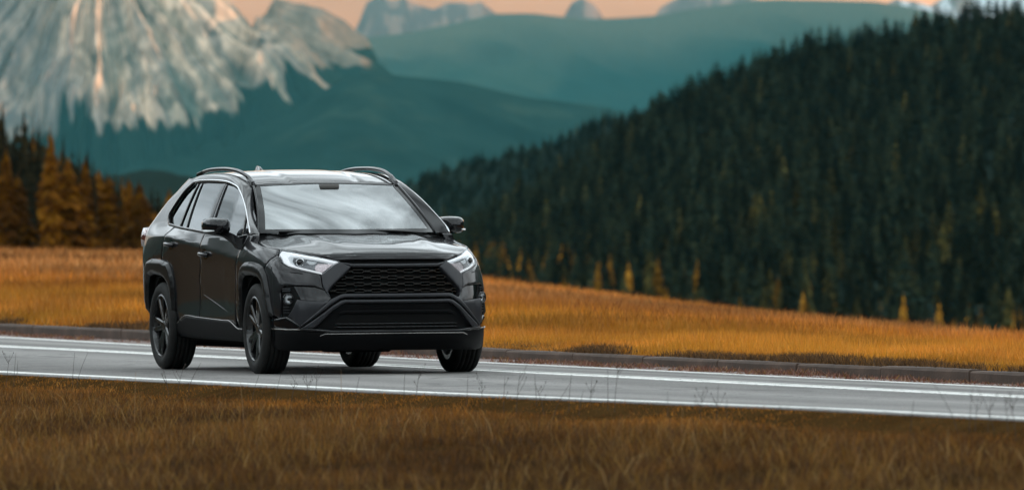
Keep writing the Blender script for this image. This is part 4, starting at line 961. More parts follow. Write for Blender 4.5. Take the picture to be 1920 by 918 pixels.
# ---------------- side panels (car's right side drawn, mirrored to the left)
G = .005
fender = sideP('front_fender', [(-.44, 1.095), (-.475, 1.0), (-.485, .915), (-.525, .85), (-.585, .68), (-.60, .56), (-.56, .40), (-.43, .40), (-.40, .77), (-.30, .86), (-.12, .89), (.09, .872), (.20, .845), (.262, .905), (.333, .950), (.30, .985), (.20, .998), (-.02, 1.018), (-.20, 1.045), (-.27, 1.055), (-.27, 1.10), (-.36, 1.105)], M_BODY, sp=.028)
fdoor = sideP('front_door', [(-.45, 1.074), (-.483, 1.0), (-.493, .915), (-.533, .85), (-.593, .68), (-.61, .56), (-.61, .38), (-1.64, .38), (-1.645, .58), (-1.635, .765), (-1.565, .857), (-1.535, .97), (-1.535, 1.05), (-1.50, 1.122), (-1.0, 1.096), (-.60, 1.075)], M_BODY, sp=.03)
rdoor = sideP('rear_door', [(-1.515, 1.123), (-1.547, 1.05), (-1.547, .97), (-1.577, .857), (-1.647, .765), (-1.657, .58), (-1.652, .38), (-2.25, .38), (-2.33, .50), (-2.36, .68), (-2.42, .85), (-2.50, .895), (-2.66, .91), (-2.65, .956), (-2.628, 1.027), (-2.588, 1.106), (-2.50, 1.170), (-2.36, 1.164), (-2.0, 1.148)], M_BODY, sp=.03)
quarter = sideP('rear_quarter_panel', [(-2.51, 1.176), (-2.60, 1.106), (-2.64, 1.027), (-2.663, .956), (-2.674, .912), (-2.95, .912), (-3.10, .89), (-3.20, .80), (-3.26, .62), (-3.34, .55), (-3.50, .58), (-3.54, .9), (-3.55, 1.10), (-3.66, 1.14), (-3.60, 1.185), (-3.44, 1.29), (-3.28, 1.40), (-3.13, 1.468), (-3.0, 1.542), (-2.90, 1.575), (-2.50, 1.572), (-2.44, 1.545), (-2.475, 1.530), (-2.64, 1.454), (-2.79, 1.315), (-2.812, 1.258), (-2.716, 1.200), (-2.60, 1.186)], M_BODY, sp=.03)
# lower door cladding with its stepped bright edge
CLAD = [(-.40, .352), (-.545, .358), (-.74, .412), (-.95, .417), (-1.64, .434), (-2.03, .445), (-2.27, .384), (-2.40, .372), (-2.40, .30), (-2.30, .272), (-1.7, .262), (-.53, .255), (-.40, .30)]
clad = sideP('rocker_cladding', CLAD, M_PLAST, sp=.03, off=.014, th=.03, bev=.014)
RIM_L = [(-.40, .354), (-.545, .360), (-.74, .414), (-.95, .419), (-1.64, .436), (-2.03, .447), (-2.27, .386), (-2.40, .374)]
for s in (1, -1):
    pts = resample([(x, -s * (float(Yside(x, z)) + .013), z) for x, z in RIM_L], 60); tube_obj('cladding_edge', pts, .0042, M_TRIM, car, 6)
for di, s in ((0, 1), (1, -1)):      # sharp crease low on the front door
    pts = resample([(x, -s * (float(Yside(x, z)) - .0012), z) for x, z in ((-1.60, .632), (-1.3, .575), (-1.0, .518), (-.78, .475))], 30); tube_obj('door_crease', pts, [.0005 + .0024 * math.sin(3.1416 * k / 29) ** .5 for k in range(30)], M_BODY, fdoor[di], 6)
# wheel arch flares: trapezoidal bands standing proud
def flare(cx, out_pts, in_pts, front):
    o = [(cx + a, b) for a, b in out_pts]; i_ = [(cx + a, b) for a, b in in_pts]
    poly = o + i_[::-1]
    def offf(u, v, d): return .030 * sstep(0, .03, d) * np.ones_like(d) + .004
    return sideP('wheel_arch_flare', poly, M_FLARE, sp=.02, th=.05, bev=.006, offfn=lambda u, v, d: .008 + .020 * sstep(.004, .020, d))
F_OUT = [(-.455, .36), (-.44, .56), (-.435, .72), (-.40, .80), (-.33, .862), (-.25, .887), (-.10, .895), (.09, .876), (.19, .85), (.27, .79), (.33, .68), (.37, .56), (.41, .46)]
F_IN = [(-.40, .36), (-.395, .56), (-.385, .68), (-.345, .75), (-.25, .782), (-.05, .786), (.12, .768), (.205, .72), (.265, .62), (.32, .50), (.36, .45)]
flare(0, F_OUT, F_IN, True)
R_OUT = [(.31, .36), (.345, .50), (.335, .68), (.315, .77), (.275, .84), (.225, .878), (.02, .904), (-.26, .912), (-.40, .895), (-.47, .82), (-.50, .70), (-.53, .58), (-.50, .46)]
R_IN = [(.265, .36), (.28, .54), (.245, .65), (.205, .70), (.14, .74), (.01, .772), (-.21, .784), (-.33, .765), (-.39, .70), (-.42, .60), (-.44, .50)]
flare(-2.69, R_OUT, R_IN, False)

# ---------------- glasshouse
def belt_pt(x, dz=0, dy=0): return (x, -(float(belt_y(x)) + dy), float(belt_z(x)) + dz)
DLO_TOP = [(-2.475, 1.530), (-2.33, 1.551), (-2.0, 1.553), (-1.626, 1.545), (-1.42, 1.533), (-1.259, 1.514), (-1.12, 1.492), (-1.029, 1.465), (-.845, 1.396), (-.643, 1.299), (-.396, 1.159), (-.345, 1.108)]
# door glass panes sit just inside the frame surface
fglass = sideP('side_window', [(-.53, 1.088), (-1.0, 1.108), (-1.385, 1.128), (-1.405, 1.25), (-1.475, 1.518), (-1.27, 1.500), (-1.12, 1.474), (-1.05, 1.450), (-.87, 1.385), (-.665, 1.29)], M_GLASS, fdoor, sp=.05, off=-.014, th=.004, bev=0)
qlight = sideP('quarter_light', [(-.375, 1.105), (-.50, 1.086), (-.635, 1.285), (-.41, 1.155)], M_GLASS, fdoor, sp=.05, off=-.014, th=.004, bev=0)
rglass = sideP('side_window', [(-1.53, 1.136), (-2.12, 1.163), (-2.20, 1.530), (-2.0, 1.540), (-1.64, 1.533), (-1.575, 1.525), (-1.54, 1.25)], M_GLASS, rdoor, sp=.05, off=-.014, th=.004, bev=0)
r2 = sideP('side_window', [(-2.155, 1.165), (-2.35, 1.175), (-2.315, 1.530), (-2.232, 1.534)], M_GLASS, rdoor, sp=.05, off=-.014, th=.004, bev=0)
qglass = sideP('quarter_window', [(-2.40, 1.181), (-2.705, 1.206), (-2.795, 1.262), (-2.775, 1.315), (-2.63, 1.45), (-2.475, 1.522), (-2.352, 1.530)], M_GLASS, sp=.05, off=-.014, th=.004, bev=0)
# pillars between the panes
sideP('window_pillar', [(-.505, 1.085), (-.53, 1.087), (-.665, 1.292), (-.64, 1.290)], M_GLOSS, fdoor, sp=.04, off=-.006, th=.02, bev=.002)
sideP('window_pillar', [(-1.39, 1.128), (-1.44, 1.130), (-1.50, 1.522), (-1.478, 1.521), (-1.41, 1.25)], M_GLOSS, fdoor, sp=.04, off=-.004, th=.02, bev=.002)
sideP('window_pillar', [(-1.445, 1.130), (-1.525, 1.134), (-1.535, 1.25), (-1.568, 1.526), (-1.503, 1.524)], M_SATIN, rdoor, sp=.04, off=-.002, th=.02, bev=.002)
sideP('window_pillar', [(-2.125, 1.162), (-2.15, 1.164), (-2.226, 1.536), (-2.204, 1.534)], M_GLOSS, rdoor, sp=.04, off=-.004, th=.02, bev=.002)
sideP('window_pillar', [(-2.355, 1.173), (-2.395, 1.176), (-2.346, 1.532), (-2.318, 1.532)], M_GLOSS, rdoor, sp=.04, off=-.004, th=.02, bev=.002)
# belt strip and bright strip over the windows
for s in (1, -1):
    xs_ = np.concatenate([np.linspace(-.36, -.56, 8), np.linspace(-.62, -2.71, 40)])
    pts = [(x, -s * (float(belt_y(x)) + .004), float(belt_z(x)) + .004) for x in xs_]; tube_obj('belt_moulding', pts, .012, M_GLOSS, car, 6, scale=(.7, 1))
    pts = resample([(x, -s * (float(Yside(x, z)) + .002), z) for x, z in ((-2.716, 1.200), (-2.812, 1.258), (-2.79, 1.315), (-2.64, 1.454), (-2.475, 1.530), (-2.42, 1.538))], 40); tube_obj('window_moulding', pts, .011, M_GLOSS, car, 6)
    pts = resample([(x, -s * (float(Yside(x, z)) + .004), z) for x, z in [(-2.43, 1.537)] + DLO_TOP[1:]], 70); tube_obj('window_trim', pts, .0115, M_CHROME, car, 6, scale=(.6, 1))
# cant rail + A pillar: painted strip between windows and windscreen/roof
A_ = [(x, -(float(Yside(x, z)) + .001), z + .012) for x, z in DLO_TOP[::-1]]
A_ = [(-.335, -.842, 1.10)] + A_[1:] 
B_ = [(-.395, -.742, 1.112), (-.455, -.735, 1.15), (-.70, -.692, 1.30), (-.88, -.650, 1.41), (-1.00, -.615, 1.49), (-1.10, -.612, 1.528), (-1.25, -.618, 1.562), (-1.45, -.622, 1.592), (-1.75, -.622, 1.610), (-2.1, -.620, 1.612), (-2.4, -.612, 1.604), (-2.52, -.606, 1.598)]
V, F = loft_np(resample(A_, 60), resample(B_, 60), 9, .018, (0, -.8, .6)); mirror_pair('roof_side_frame', V, F, M_BODY, flip=True)
# windscreen, header, roof
ws = panel('windscreen', [(-.735, 1.118), (-.60, 1.112), (0, 1.108), (.60, 1.112), (.735, 1.118), (.598, 1.512), (.3, 1.520), (0, 1.523), (-.3, 1.520), (-.598, 1.512)], ws_fn, M_WS, sp=.05, off=0, th=.005, bev=0)[0]
def ring(poly_o, poly_i):  return list(poly_o) + [poly_o[0]] + [poly_i[0]] + list(poly_i[::-1])
for s in (1, -1):
    panel('windscreen_border', [(s * -.735, 1.118), (s * -.690, 1.128), (s * -.562, 1.500), (s * -.598, 1.512)], ws_fn, M_GLOSS, ws, sp=.04, off=.002, th=.006, bev=0)
panel('windscreen_border', [(-.735, 1.118), (0, 1.106), (.735, 1.118), (.68, 1.148), (0, 1.142), (-.68, 1.148)], ws_fn, M_GLOSS, ws, sp=.04, off=.003, th=.006, bev=0)
panel('windscreen_border', [(-.598, 1.513), (0, 1.524), (.598, 1.513), (.59, 1.507), (0, 1.515), (-.59, 1.507)], ws_fn, M_GLOSS, ws, sp=.04, off=.003, th=.006, bev=0)
for s in (1, -1):
    pts = resample([tuple(ws_fn(np.array(s * -y), np.array(z)) + np.array([.0, -s * .006, .004])) for y, z in ((.740, 1.115), (.705, 1.215), (.665, 1.33), (.628, 1.44), (.604, 1.514))], 30); tube_obj('windscreen_seal', pts, .010, M_GLOSS, car, 6)
panel('roof', [(-1.00, 0), (-1.012, .3), (-1.045, .55), (-1.06, .608), (-1.4, .618), (-2.1, .618), (-2.6, .605), (-2.85, .585), (-3.02, .545), (-3.22, .4), (-3.33, 0), (-3.22, -.4), (-3.02, -.545), (-2.85, -.585), (-2.6, -.605), (-2.1, -.618), (-1.4, -.618), (-1.06, -.608), (-1.045, -.55), (-1.012, -.3)], lambda u, v: roof_fn(u, v), M_BODY, sp=.05, th=.02, bev=.008)
# roof rails with feet
for s in (1, -1):
    rp = [(-.99, -s * .600, 1.515), (-1.06, -s * .602, 1.548), (-1.16, -s * .606, 1.590), (-1.36, -s * .612, 1.632), (-1.6, -s * .614, 1.654), (-1.85, -s * .614, 1.662), (-2.2, -s * .610, 1.660), (-2.45, -s * .604, 1.645), (-2.62, -s * .598, 1.618)]
    rl = tube_obj('roof_rail', resample([(a_, b_2, c_ - .018) for a_, b_2, c_ in rp], 50), .017, M_GLOSS, car, 10, scale=(.9, 1.0))
    for (x, z0, z1) in ((-1.10, 1.525, 1.565), (-2.55, 1.60, 1.628)):
        bm = bmesh.new(); bmesh.ops.create_cube(bm, size=1.0)
        for v in bm.verts: v.co = (x + v.co.x * .16, -s * .606 + v.co.y * .03, (z0 if v.co.z < 0 else z1) - (v.co.x * -.12 if x > -1.5 else v.co.x * .05) * 0 + (v.co.x * -.06 if x > -1.5 else v.co.x * .02))
        bm_obj('rail_foot', bm, M_GLOSS, rl, bevel=.006)
# shark fin
hull_obj('antenna_fin', [[(-2.75, .02, 1.60), (-2.75, -.02, 1.60), (-2.95, -.03, 1.595), (-2.95, .03, 1.595)], [(-2.80, .012, 1.64), (-2.80, -.012, 1.64), (-2.96, -.018, 1.64), (-2.96, .018, 1.64)], [(-2.87, .005, 1.672), (-2.87, -.005, 1.672), (-2.95, -.006, 1.678), (-2.95, .006, 1.678)]], M_BODY)
# rear: tailgate, back window, bumper, tail lamps
def rear_fn(y, z):
    xl = np.interp(z, [.3, .55, .9, 1.1, 1.185, 1.29, 1.40, 1.468, 1.542, 1.58], [-3.60, -3.66, -3.645, -3.62, -3.63, -3.55, -3.42, -3.32, -3.22, -3.20])
    return np.stack([xl + np.interp(z, [.3, 1.15, 1.55], [.16, .18, .62]) * (np.abs(y) / .75) ** 3, y, z], -1)
panel('tailgate', [(-.66, .55), (.66, .55), (.70, 1.14), (-.70, 1.14)], rear_fn, M_BODY, sp=.06, dirv=(-1, 0, 0))
panel('rear_window', [(-.66, 1.15), (.66, 1.15), (.56, 1.53), (-.56, 1.53)], rear_fn, M_GLASS, sp=.06, dirv=(-1, 0, 0))
panel('rear_bumper', [(-.80, .24), (.80, .24), (.80, .54), (-.80, .54)], rear_fn, M_PLAST, sp=.06, off=.02, dirv=(-1, 0, 0))
panel('tailgate_frame', [(-.72, 1.145), (-.67, 1.145), (-.57, 1.535), (.57, 1.535), (.67, 1.145), (.72, 1.145), (.62, 1.58), (-.62, 1.58)], rear_fn, M_BODY, sp=.05, off=-.004, dirv=(-1, 0, 0))
for s in (1, -1):
    sec = []
    for x, y0, y1, z0, z1 in ((-3.22, .835, .845, 1.085, 1.12), (-3.36, .80, .866, 1.03, 1.158), (-3.47, .76, .866, 1.005, 1.180), (-3.56, .70, .838, 1.005, 1.182), (-3.62, .66, .79, 1.015, 1.175)):
        c = [(x, -s * y0, z0), (x, -s * (y1 - .006), z0 + .012), (x, -s * y1, (z0 + z1) / 2), (x, -s * (y1 - .02), z1 - .012), (x, -s * y0, z1)]
        sec.append(c if s == 1 else c[::-1])
    o = hull_obj('tail_light', sec, M_RED); 
# ---------------- hood
HB = [(.812, 0), (.802, -.25), (.765, -.42), (.70, -.565), (.60, -.638), (.38, -.750), (.26, -.785), (0, -.808), (-.20, -.806), (-.27, -.785), (-.262, -.72), (-.21, -.5), (-.16, -.25), (-.145, 0)]
hood = panel('hood', HB + [(x, -y) for x, y in HB[::-1] if abs(y) > 1e-6], hood_fn, M_BODY, sp=.035, th=.02, bev=.010)[0]
HB2 = [(-.15, 0), (-.165, -.25), (-.215, -.5), (-.268, -.72), (-.28, -.79), (-.42, -.82), (-.48, -.76), (-.42, -.6), (-.30, -.3), (-.25, 0)]
panel('cowl', HB2 + [(x, -y) for x, y in HB2[::-1] if abs(y) > 1e-6], lambda x, y: hood_fn(x, y) + np.array([0, 0, -.02]), M_PLAST, sp=.06, th=.02, bev=0)
# fender tops closing up to the hood and the cowl corner
FT = [(.30, .985), (.20, .998), (.09, 1.008), (-.02, 1.018), (-.11, 1.031), (-.20, 1.045), (-.265, 1.055)]
HT = [(.355, -.764), (.255, -.790), (.13, -.803), (0, -.813), (-.10, -.812), (-.20, -.811), (-.272, -.790)]
A2 = [tuple(side_fn(np.array(x), np.array(z)) + np.array([0, 0, -.001])) for x, z in FT]; B2 = [tuple(hood_fn(np.array(x), np.array(y)) + np.array([0, 0, -.006])) for x, y in HT]
V, F = loft_np(resample(A2, 24), resample(B2, 24), 6, .006, (0, -.5, .8)); mirror_pair('fender_top', V, F, M_BODY, fender, flip=True)
FT = [(-.268, 1.055), (-.268, 1.078), (-.27, 1.10), (-.36, 1.105), (-.44, 1.095)]; A2 = [tuple(side_fn(np.array(x), np.array(z))) for x, z in FT]
B2 = [(-.275, -.785, float(hood_fn(np.array(-.27), np.array(-.785))[2]) - .006), (-.29, -.775, 1.085), (-.31, -.77, 1.105), (-.38, -.752, 1.112), (-.45, -.748, 1.125)]
V, F = loft_np(resample(A2, 20), resample(B2, 20), 5, .004, (0, -.5, .8)); mirror_pair('cowl_corner', V, F, M_BODY, fender, flip=True)
# wipers on the cowl
for (p0, p1) in (((-.27, .10, 1.105), (-.335, -.60, 1.125)), ((-.30, .62, 1.108), (-.245, -.02, 1.122))):
    tube_obj('wiper', resample([p0, ((p0[0] + p1[0]) / 2 + .035, (p0[1] + p1[1]) / 2, 1.128), p1], 14), .008, M_MATTE, car, 6)
# hood lip panel between the lamps
frontFull('hood_lip', [(0, .948), (-.28, .948), (-.45, .944), (-.575, .940), (-.465, .902), (-.36, .906), (0, .908)], M_BODY, sp=.03, off=.0, bev=.006)
# ---------------- front face
frontFull('upper_slot', [(0, .906), (-.38, .904), (-.445, .893), (-.36, .868), (0, .866)], M_MATTE, sp=.04, off=-.03, bev=0)
frontFull('grille_bar', [(0, .872), (-.35, .874), (-.425, .886), (-.43, .880), (-.36, .850), (0, .848)], M_SATIN, sp=.03, off=.006, th=.03, bev=.010)
grille = frontFull('grille', [(0, .850), (-.37, .846), (-.53, .682), (-.538, .650), (-.50, .606), (0, .606)], M_MATTE, sp=.05, off=-.055, bev=0)
def grille_row(zk, yh, amp=.0115, n=None):
    ys = np.arange(0, yh, .004); ys = np.concatenate([-ys[::-1][:-1], ys]); ph = (np.abs(ys + .034) % .136) / .136; 
    w = np.clip((np.abs(ph - .5) - .19) / .06, 0, 1)
    for sgn in (1, -1):
        z = zk + sgn * (amp * (.25 + .75 * w)); h = .0032; dp = .030
        xf = Xfront(ys, np.full_like(ys, zk)) - .020
        V = np.stack([np.stack([xf, ys, z + h], 1), np.stack([xf, ys, z - h], 1), np.stack([xf - dp, ys, z - h], 1), np.stack([xf - dp, ys, z + h], 1)], 1).reshape(-1, 3)
        m = len(ys); F = np.array([(i * 4 + k, i * 4 + (k + 1) % 4, i * 4 + 4 + (k + 1) % 4, i * 4 + 4 + k) for i in range(m - 1) for k in range(4)])
        obj_np('grille_slat', V, F, M_SLAT, grille, False)
for zk, yh in ((.815, .39), (.765, .44), (.714, .49), (.662, .525)): grille_row(zk, yh)
# surround beside the grille, running from lamp to lower bar
frontP('grille_surround', [(-.438, .888), (-.368, .850), (-.372, .838), (-.522, .690), (-.545, .655), (-.53, .61), (-.565, .655), (-.565, .668), (-.577, .700), (-.578, .788), (-.477, .868)], M_SATIN, sp=.025, off=.010, th=.05, bev=.008)
# painted bumper below the lamps, round to the wheel arch
frontP('bumper_cover', [(-.585, .783), (-.61, .80), (-.71, .826), (-.785, .855), (-.812, .884), (-.818, .92), (-.845, .90), (-.868, .85), (-.874, .72), (-.876, .56), (-.872, .47), (-.845, .44), (-.842, .66), (-.820, .705), (-.72, .705), (-.64, .700), (-.570, .672), (-.582, .70)], M_BODY, sp=.02, off=.0, th=.04, bev=.006)
sideP('bumper_side', [(.21, .845), (.27, .905), (.335, .945), (.39, .925), (.43, .88), (.43, .70), (.42, .50), (.39, .44), (.33, .48), (.27, .62), (.22, .75)], M_BODY, sp=.02, off=-.003, th=.03, bev=.003)
frontP('washer_cap', [(-.70, .800), (-.775, .812), (-.775, .806), (-.70, .794)], M_MATTE, sp=.02, off=.0025, bev=0)
# dark side intake and fog lamp pocket
frontP('side_intake', [(-.822, .702), (-.72, .702), (-.64, .696), (-.565, .668), (-.53, .612), (-.56, .575), (-.75, .60), (-.82, .47), (-.842, .46), (-.84, .66)], M_GLOSS, sp=.03, off=-.022, bev=0)
frontP('fog_lamp_bezel', [(-.815, .70), (-.775, .70), (-.742, .60), (-.815, .462), (-.842, .462), (-.838, .66)], M_MATTE, sp=.03, off=-.016, bev=0)
for zz in (.680, .664, .535, .513, .491):
    hw = .02 if zz > .6 else .026
    frontP('bezel_slat', [(-.833, zz + .005), (-.79 - (.0 if zz > .6 else .012), zz + .005), (-.79 - (.0 if zz > .6 else .012), zz - .003), (-.833, zz - .003)], M_SATIN, sp=.03, off=-.004, th=.012, bev=0)
frontP('corner_blade', [(-.748, .592), (-.558, .572), (-.62, .50), (-.738, .394), (-.812, .462)], M_SATIN, sp=.02, th=.05, bev=.006, offfn=lambda u, v, d: -.004 + .022 * np.exp(-((u + .748 + (v - .5) * .02) / .03) ** 2) + .012 * sstep(-.74, -.58, u))
for s in (1, -1):
    c = np.array([.592, -s * .800, .598]); ax = np.array([.80, -s * .60, 0.0]); e1 = np.array([s * .60, .80, 0]) if s == 1 else np.array([-.60, .80, 0]); e1 = np.cross([0, 0, 1.], ax); e2 = np.array([0, 0, 1.])
    def disc(name, prof, material, parent, n=24):
        V = [];
        for (r, h) in prof: V += [c + ax * h + r * (e1 * math.cos(6.2832 * k / n) + e2 * math.sin(6.2832 * k / n)) for k in range(n)]
        F = [(i * n + k, i * n + (k + 1) % n, (i + 1) * n + (k + 1) % n, (i + 1) * n + k) for i in range(len(prof) - 1) for k in range(n)]
        return obj_np(name, np.array(V), np.array(F), material, parent)
    fo = disc('fog_light', [(.046, -.02), (.046, .012), (.038, .014), (.036, .0)], M_GLOSS, car)
    disc('reflector', [(.036, .004), (.032, -.008), (.018, -.014), (.001, -.016)], M_LAMPW, fo)
    disc('lens', [(.036, .010), (.03, .016), (.015, .020), (.0005, .021)], M_LENS, fo)
    disc('bulb', [(.012, -.02), (.012, .0), (.006, .004), (.0005, .005)], M_GLOSS, fo)
# lower A-frame: two satin strips with a black gap
def strip(name, up, lo, material, **kw):
    half = list(up) + list(lo[::-1]); 
    poly = list(up) + [(-y, z) for y, z in up[::-1] if abs(y) > 1e-6] + [(-y, z) for y, z in lo if abs(y) > 1e-6] + list(lo[::-1])
    # outline: left half up, mirrored; then lower back
    U = list(up[::-1]) + [(-y, z) for y, z in up if abs(y) > 1e-6]; L = list(lo[::-1]) + [(-y, z) for y, z in lo if abs(y) > 1e-6]
    return panel(name, U + L[::-1], front_fn, material, None, (1,), **kw)[0]
strip('bumper_bar', [(0, .637), (-.425, .637), (-.455, .630), (-.53, .592), (-.735, .392)], [(0, .608), (-.425, .608), (-.46, .598), (-.53, .552), (-.735, .376)], M_SATIN, sp=.025, off=.020, th=.04, bev=.008)
strip('bumper_gap', [(0, .612), (-.425, .612), (-.53, .560), (-.735, .385)], [(0, .586), (-.425, .586), (-.52, .536), (-.73, .362)], M_MATTE, sp=.03, off=-.006, bev=0)
strip('bumper_bar', [(0, .590), (-.425, .590), (-.455, .583), (-.515, .546), (-.728, .368)], [(0, .566), (-.415, .566), (-.445, .558), (-.512, .514), (-.642, .372)], M_SATIN, sp=.025, off=.024, th=.05, bev=.010)
lower = frontFull('lower_bumper', [(0, .570), (-.415, .570), (-.51, .518), (-.645, .372), (-.535, .345), (0, .345)], M_PLAST, sp=.04, off=-.008, bev=0)
lg = frontFull('lower_grille', [(0, .484), (-.42, .484), (-.46, .470), (-.525, .375), (-.50, .347), (0, .347)], M_MATTE, sp=.05, off=-.002, bev=0)
frontFull('lower_brow', [(0, .512), (-.435, .510), (-.475, .490), (-.46, .472), (-.42, .484), (0, .484)], M_PLAST, sp=.03, off=.012, th=.03, bev=.006)
for zz in (.402, .376):
    frontFull('grille_slat', [(0, zz + .005), (-.50, zz + .005), (-.505, zz - .003), (0, zz - .003)], M_GLOSS, lg, sp=.05, off=.010, th=.03, bev=.002)
strip('bumper_lip_edge', [(0, .352), (-.515, .352), (-.60, .362), (-.725, .372)], [(0, .338), (-.525, .338), (-.62, .346), (-.735, .352)], M_GLOSS, sp=.03, off=.022, th=.05, bev=.006)
strip('bumper_lip', [(0, .342), (-.54, .342), (-.74, .352), (-.80, .358), (-.872, .362)], [(0, .190), (-.60, .188), (-.76, .185), (-.84, .196), (-.868, .25)], M_PLAST, sp=.03, off=.008, th=.06, bev=.016)
strip('lip_edge', [(0, .332), (-.565, .330), (-.605, .316)], [(0, .3255), (-.563, .3235), (-.602, .309)], M_TRIM, sp=.04, off=.014, th=.02, bev=.002)
frontP('bumper_corner', [(-.735, .394), (-.815, .460), (-.845, .452), (-.872, .44), (-.876, .362), (-.80, .350), (-.735, .350)], M_GLOSS, sp=.02, off=.006, th=.05, bev=.01)
frontP('lip_corner_edge', [(-.735, .366), (-.80, .364), (-.874, .370), (-.874, .360), (-.80, .354), (-.735, .356)], M_TRIM, sp=.03, off=.016, th=.04, bev=.003)

# ---------------- headlights
HL = [(-.778, 1.000), (-.705, .972), (-.636, .948), (-.54, .918), (-.440, .894), (-.476, .872), (-.576, .790), (-.704, .828), (-.781, .858), (-.808, .886), (-.812, .93)]
heads = frontP('headlight', HL, M_LAMPW, sp=.02, off=-.022, th=.04, bev=.006)
frontP('lamp_inner', [(-.735, .935), (-.700, .930), (-.585, .898), (-.53, .884), (-.583, .815), (-.70, .848), (-.742, .868), (-.752, .90)], M_LAMPG, heads, sp=.02, off=-.014, th=.006, bev=.003)
frontP('daylight_strip', [(-.80, .955), (-.775, .985), (-.63, .940), (-.455, .892), (-.485, .884), (-.635, .924), (-.745, .955), (-.768, .94), (-.768, .888), (-.74, .860), (-.58, .808), (-.58, .797), (-.70, .834), (-.78, .864), (-.80, .89)], M_DRL, heads, sp=.02, off=-.010, th=.01, bev=.003)
frontP('indicator', [(-.598, .880), (-.49, .874), (-.575, .806), (-.615, .820), (-.625, .85)], M_PINK, heads, sp=.02, off=-.011, th=.005, bev=.002)
frontP('lamp_divider', [(-.658, .905), (-.60, .890), (-.612, .878), (-.628, .868), (-.652, .872), (-.668, .89)], M_LAMPW, heads, sp=.015, off=-.008, th=.008, bev=.003)
for hi, s in ((0, 1), (1, -1)):
    y0, z0 = -s * .700, .885; x0 = float(Xfront(y0, z0)) - .012; ax = np.array([.84, -s * .54, 0]); e1 = np.cross([0, 0, 1.], ax); c = np.array([x0, y0, z0])
    for nm, prof, mt_ in (('projector_ring', [(.034, -.02), (.034, .012), (.027, .012), (.027, .0)], M_CHROME), ('projector', [(.027, .004), (.021, .013), (.011, .018), (.0005, .020)], M_GLOSS)):
        V = []; n = 20
        for (r, h) in prof: V += [c + ax * h + r * (e1 * math.cos(6.2832 * k / n) + np.array([0, 0, 1.]) * math.sin(6.2832 * k / n)) for k in range(n)]
        F = [(i * n + k, i * n + (k + 1) % n, (i + 1) * n + (k + 1) % n, (i + 1) * n + k) for i in range(len(prof) - 1) for k in range(n)]
        obj_np(nm, np.array(V), np.array(F), mt_, heads[hi])
frontP('lens', HL, M_LENS, heads, sp=.025, off=.0, th=.02, bev=.008)

# ---------------- door handles, mirrors
for (x, z, doors) in ((-2.40, 1.031, rdoor), (-1.405, .950, fdoor)):
    for di, s in ((0, 1), (1, -1)):
        y = float(Yside(x, z))
        pts = resample([(x - .105, -s * (y + .006), z + .004), (x - .085, -s * (y + .030), z + .003), (x, -s * (y + .040), z), (x + .07, -s * (y + .034), z - .006), (x + .10, -s * (y + .006), z - .010)], 20)
        h = tube_obj('door_handle', pts, .016, M_BODY, doors[di], 8, scale=(.7, 1.05))
        sec = panel_np([(x - .085, z + .01), (x - .04, z + .042), (x + .03, z + .045), (x + .085, z + .015), (x + .075, z - .03), (x + .03, z - .048), (x - .05, z - .04)], side_fn, sp=.02, off=.0012, th=.002, bev=0, rnd=2)
        V = sec[0] * np.array([1, s, 1]); obj_np('handle_dark_patch', V, [sec[1] if s == 1 else sec[1][:, ::-1]], M_GLOSS, doors[di])  # flat dark patch on the door skin behind the handle, no hollow modelled
def superloop(x, yc, zc, hy, hz, n=20, p=3.2):
    o = []
    for k in range(n):
        a = 6.2832 * k / n; c, s_ = math.cos(a), math.sin(a); o.append((x, yc + hy * abs(c) ** (2 / p) * (1 if c >= 0 else -1), zc + hz * abs(s_) ** (2 / p) * (1 if s_ >= 0 else -1)))
    return o
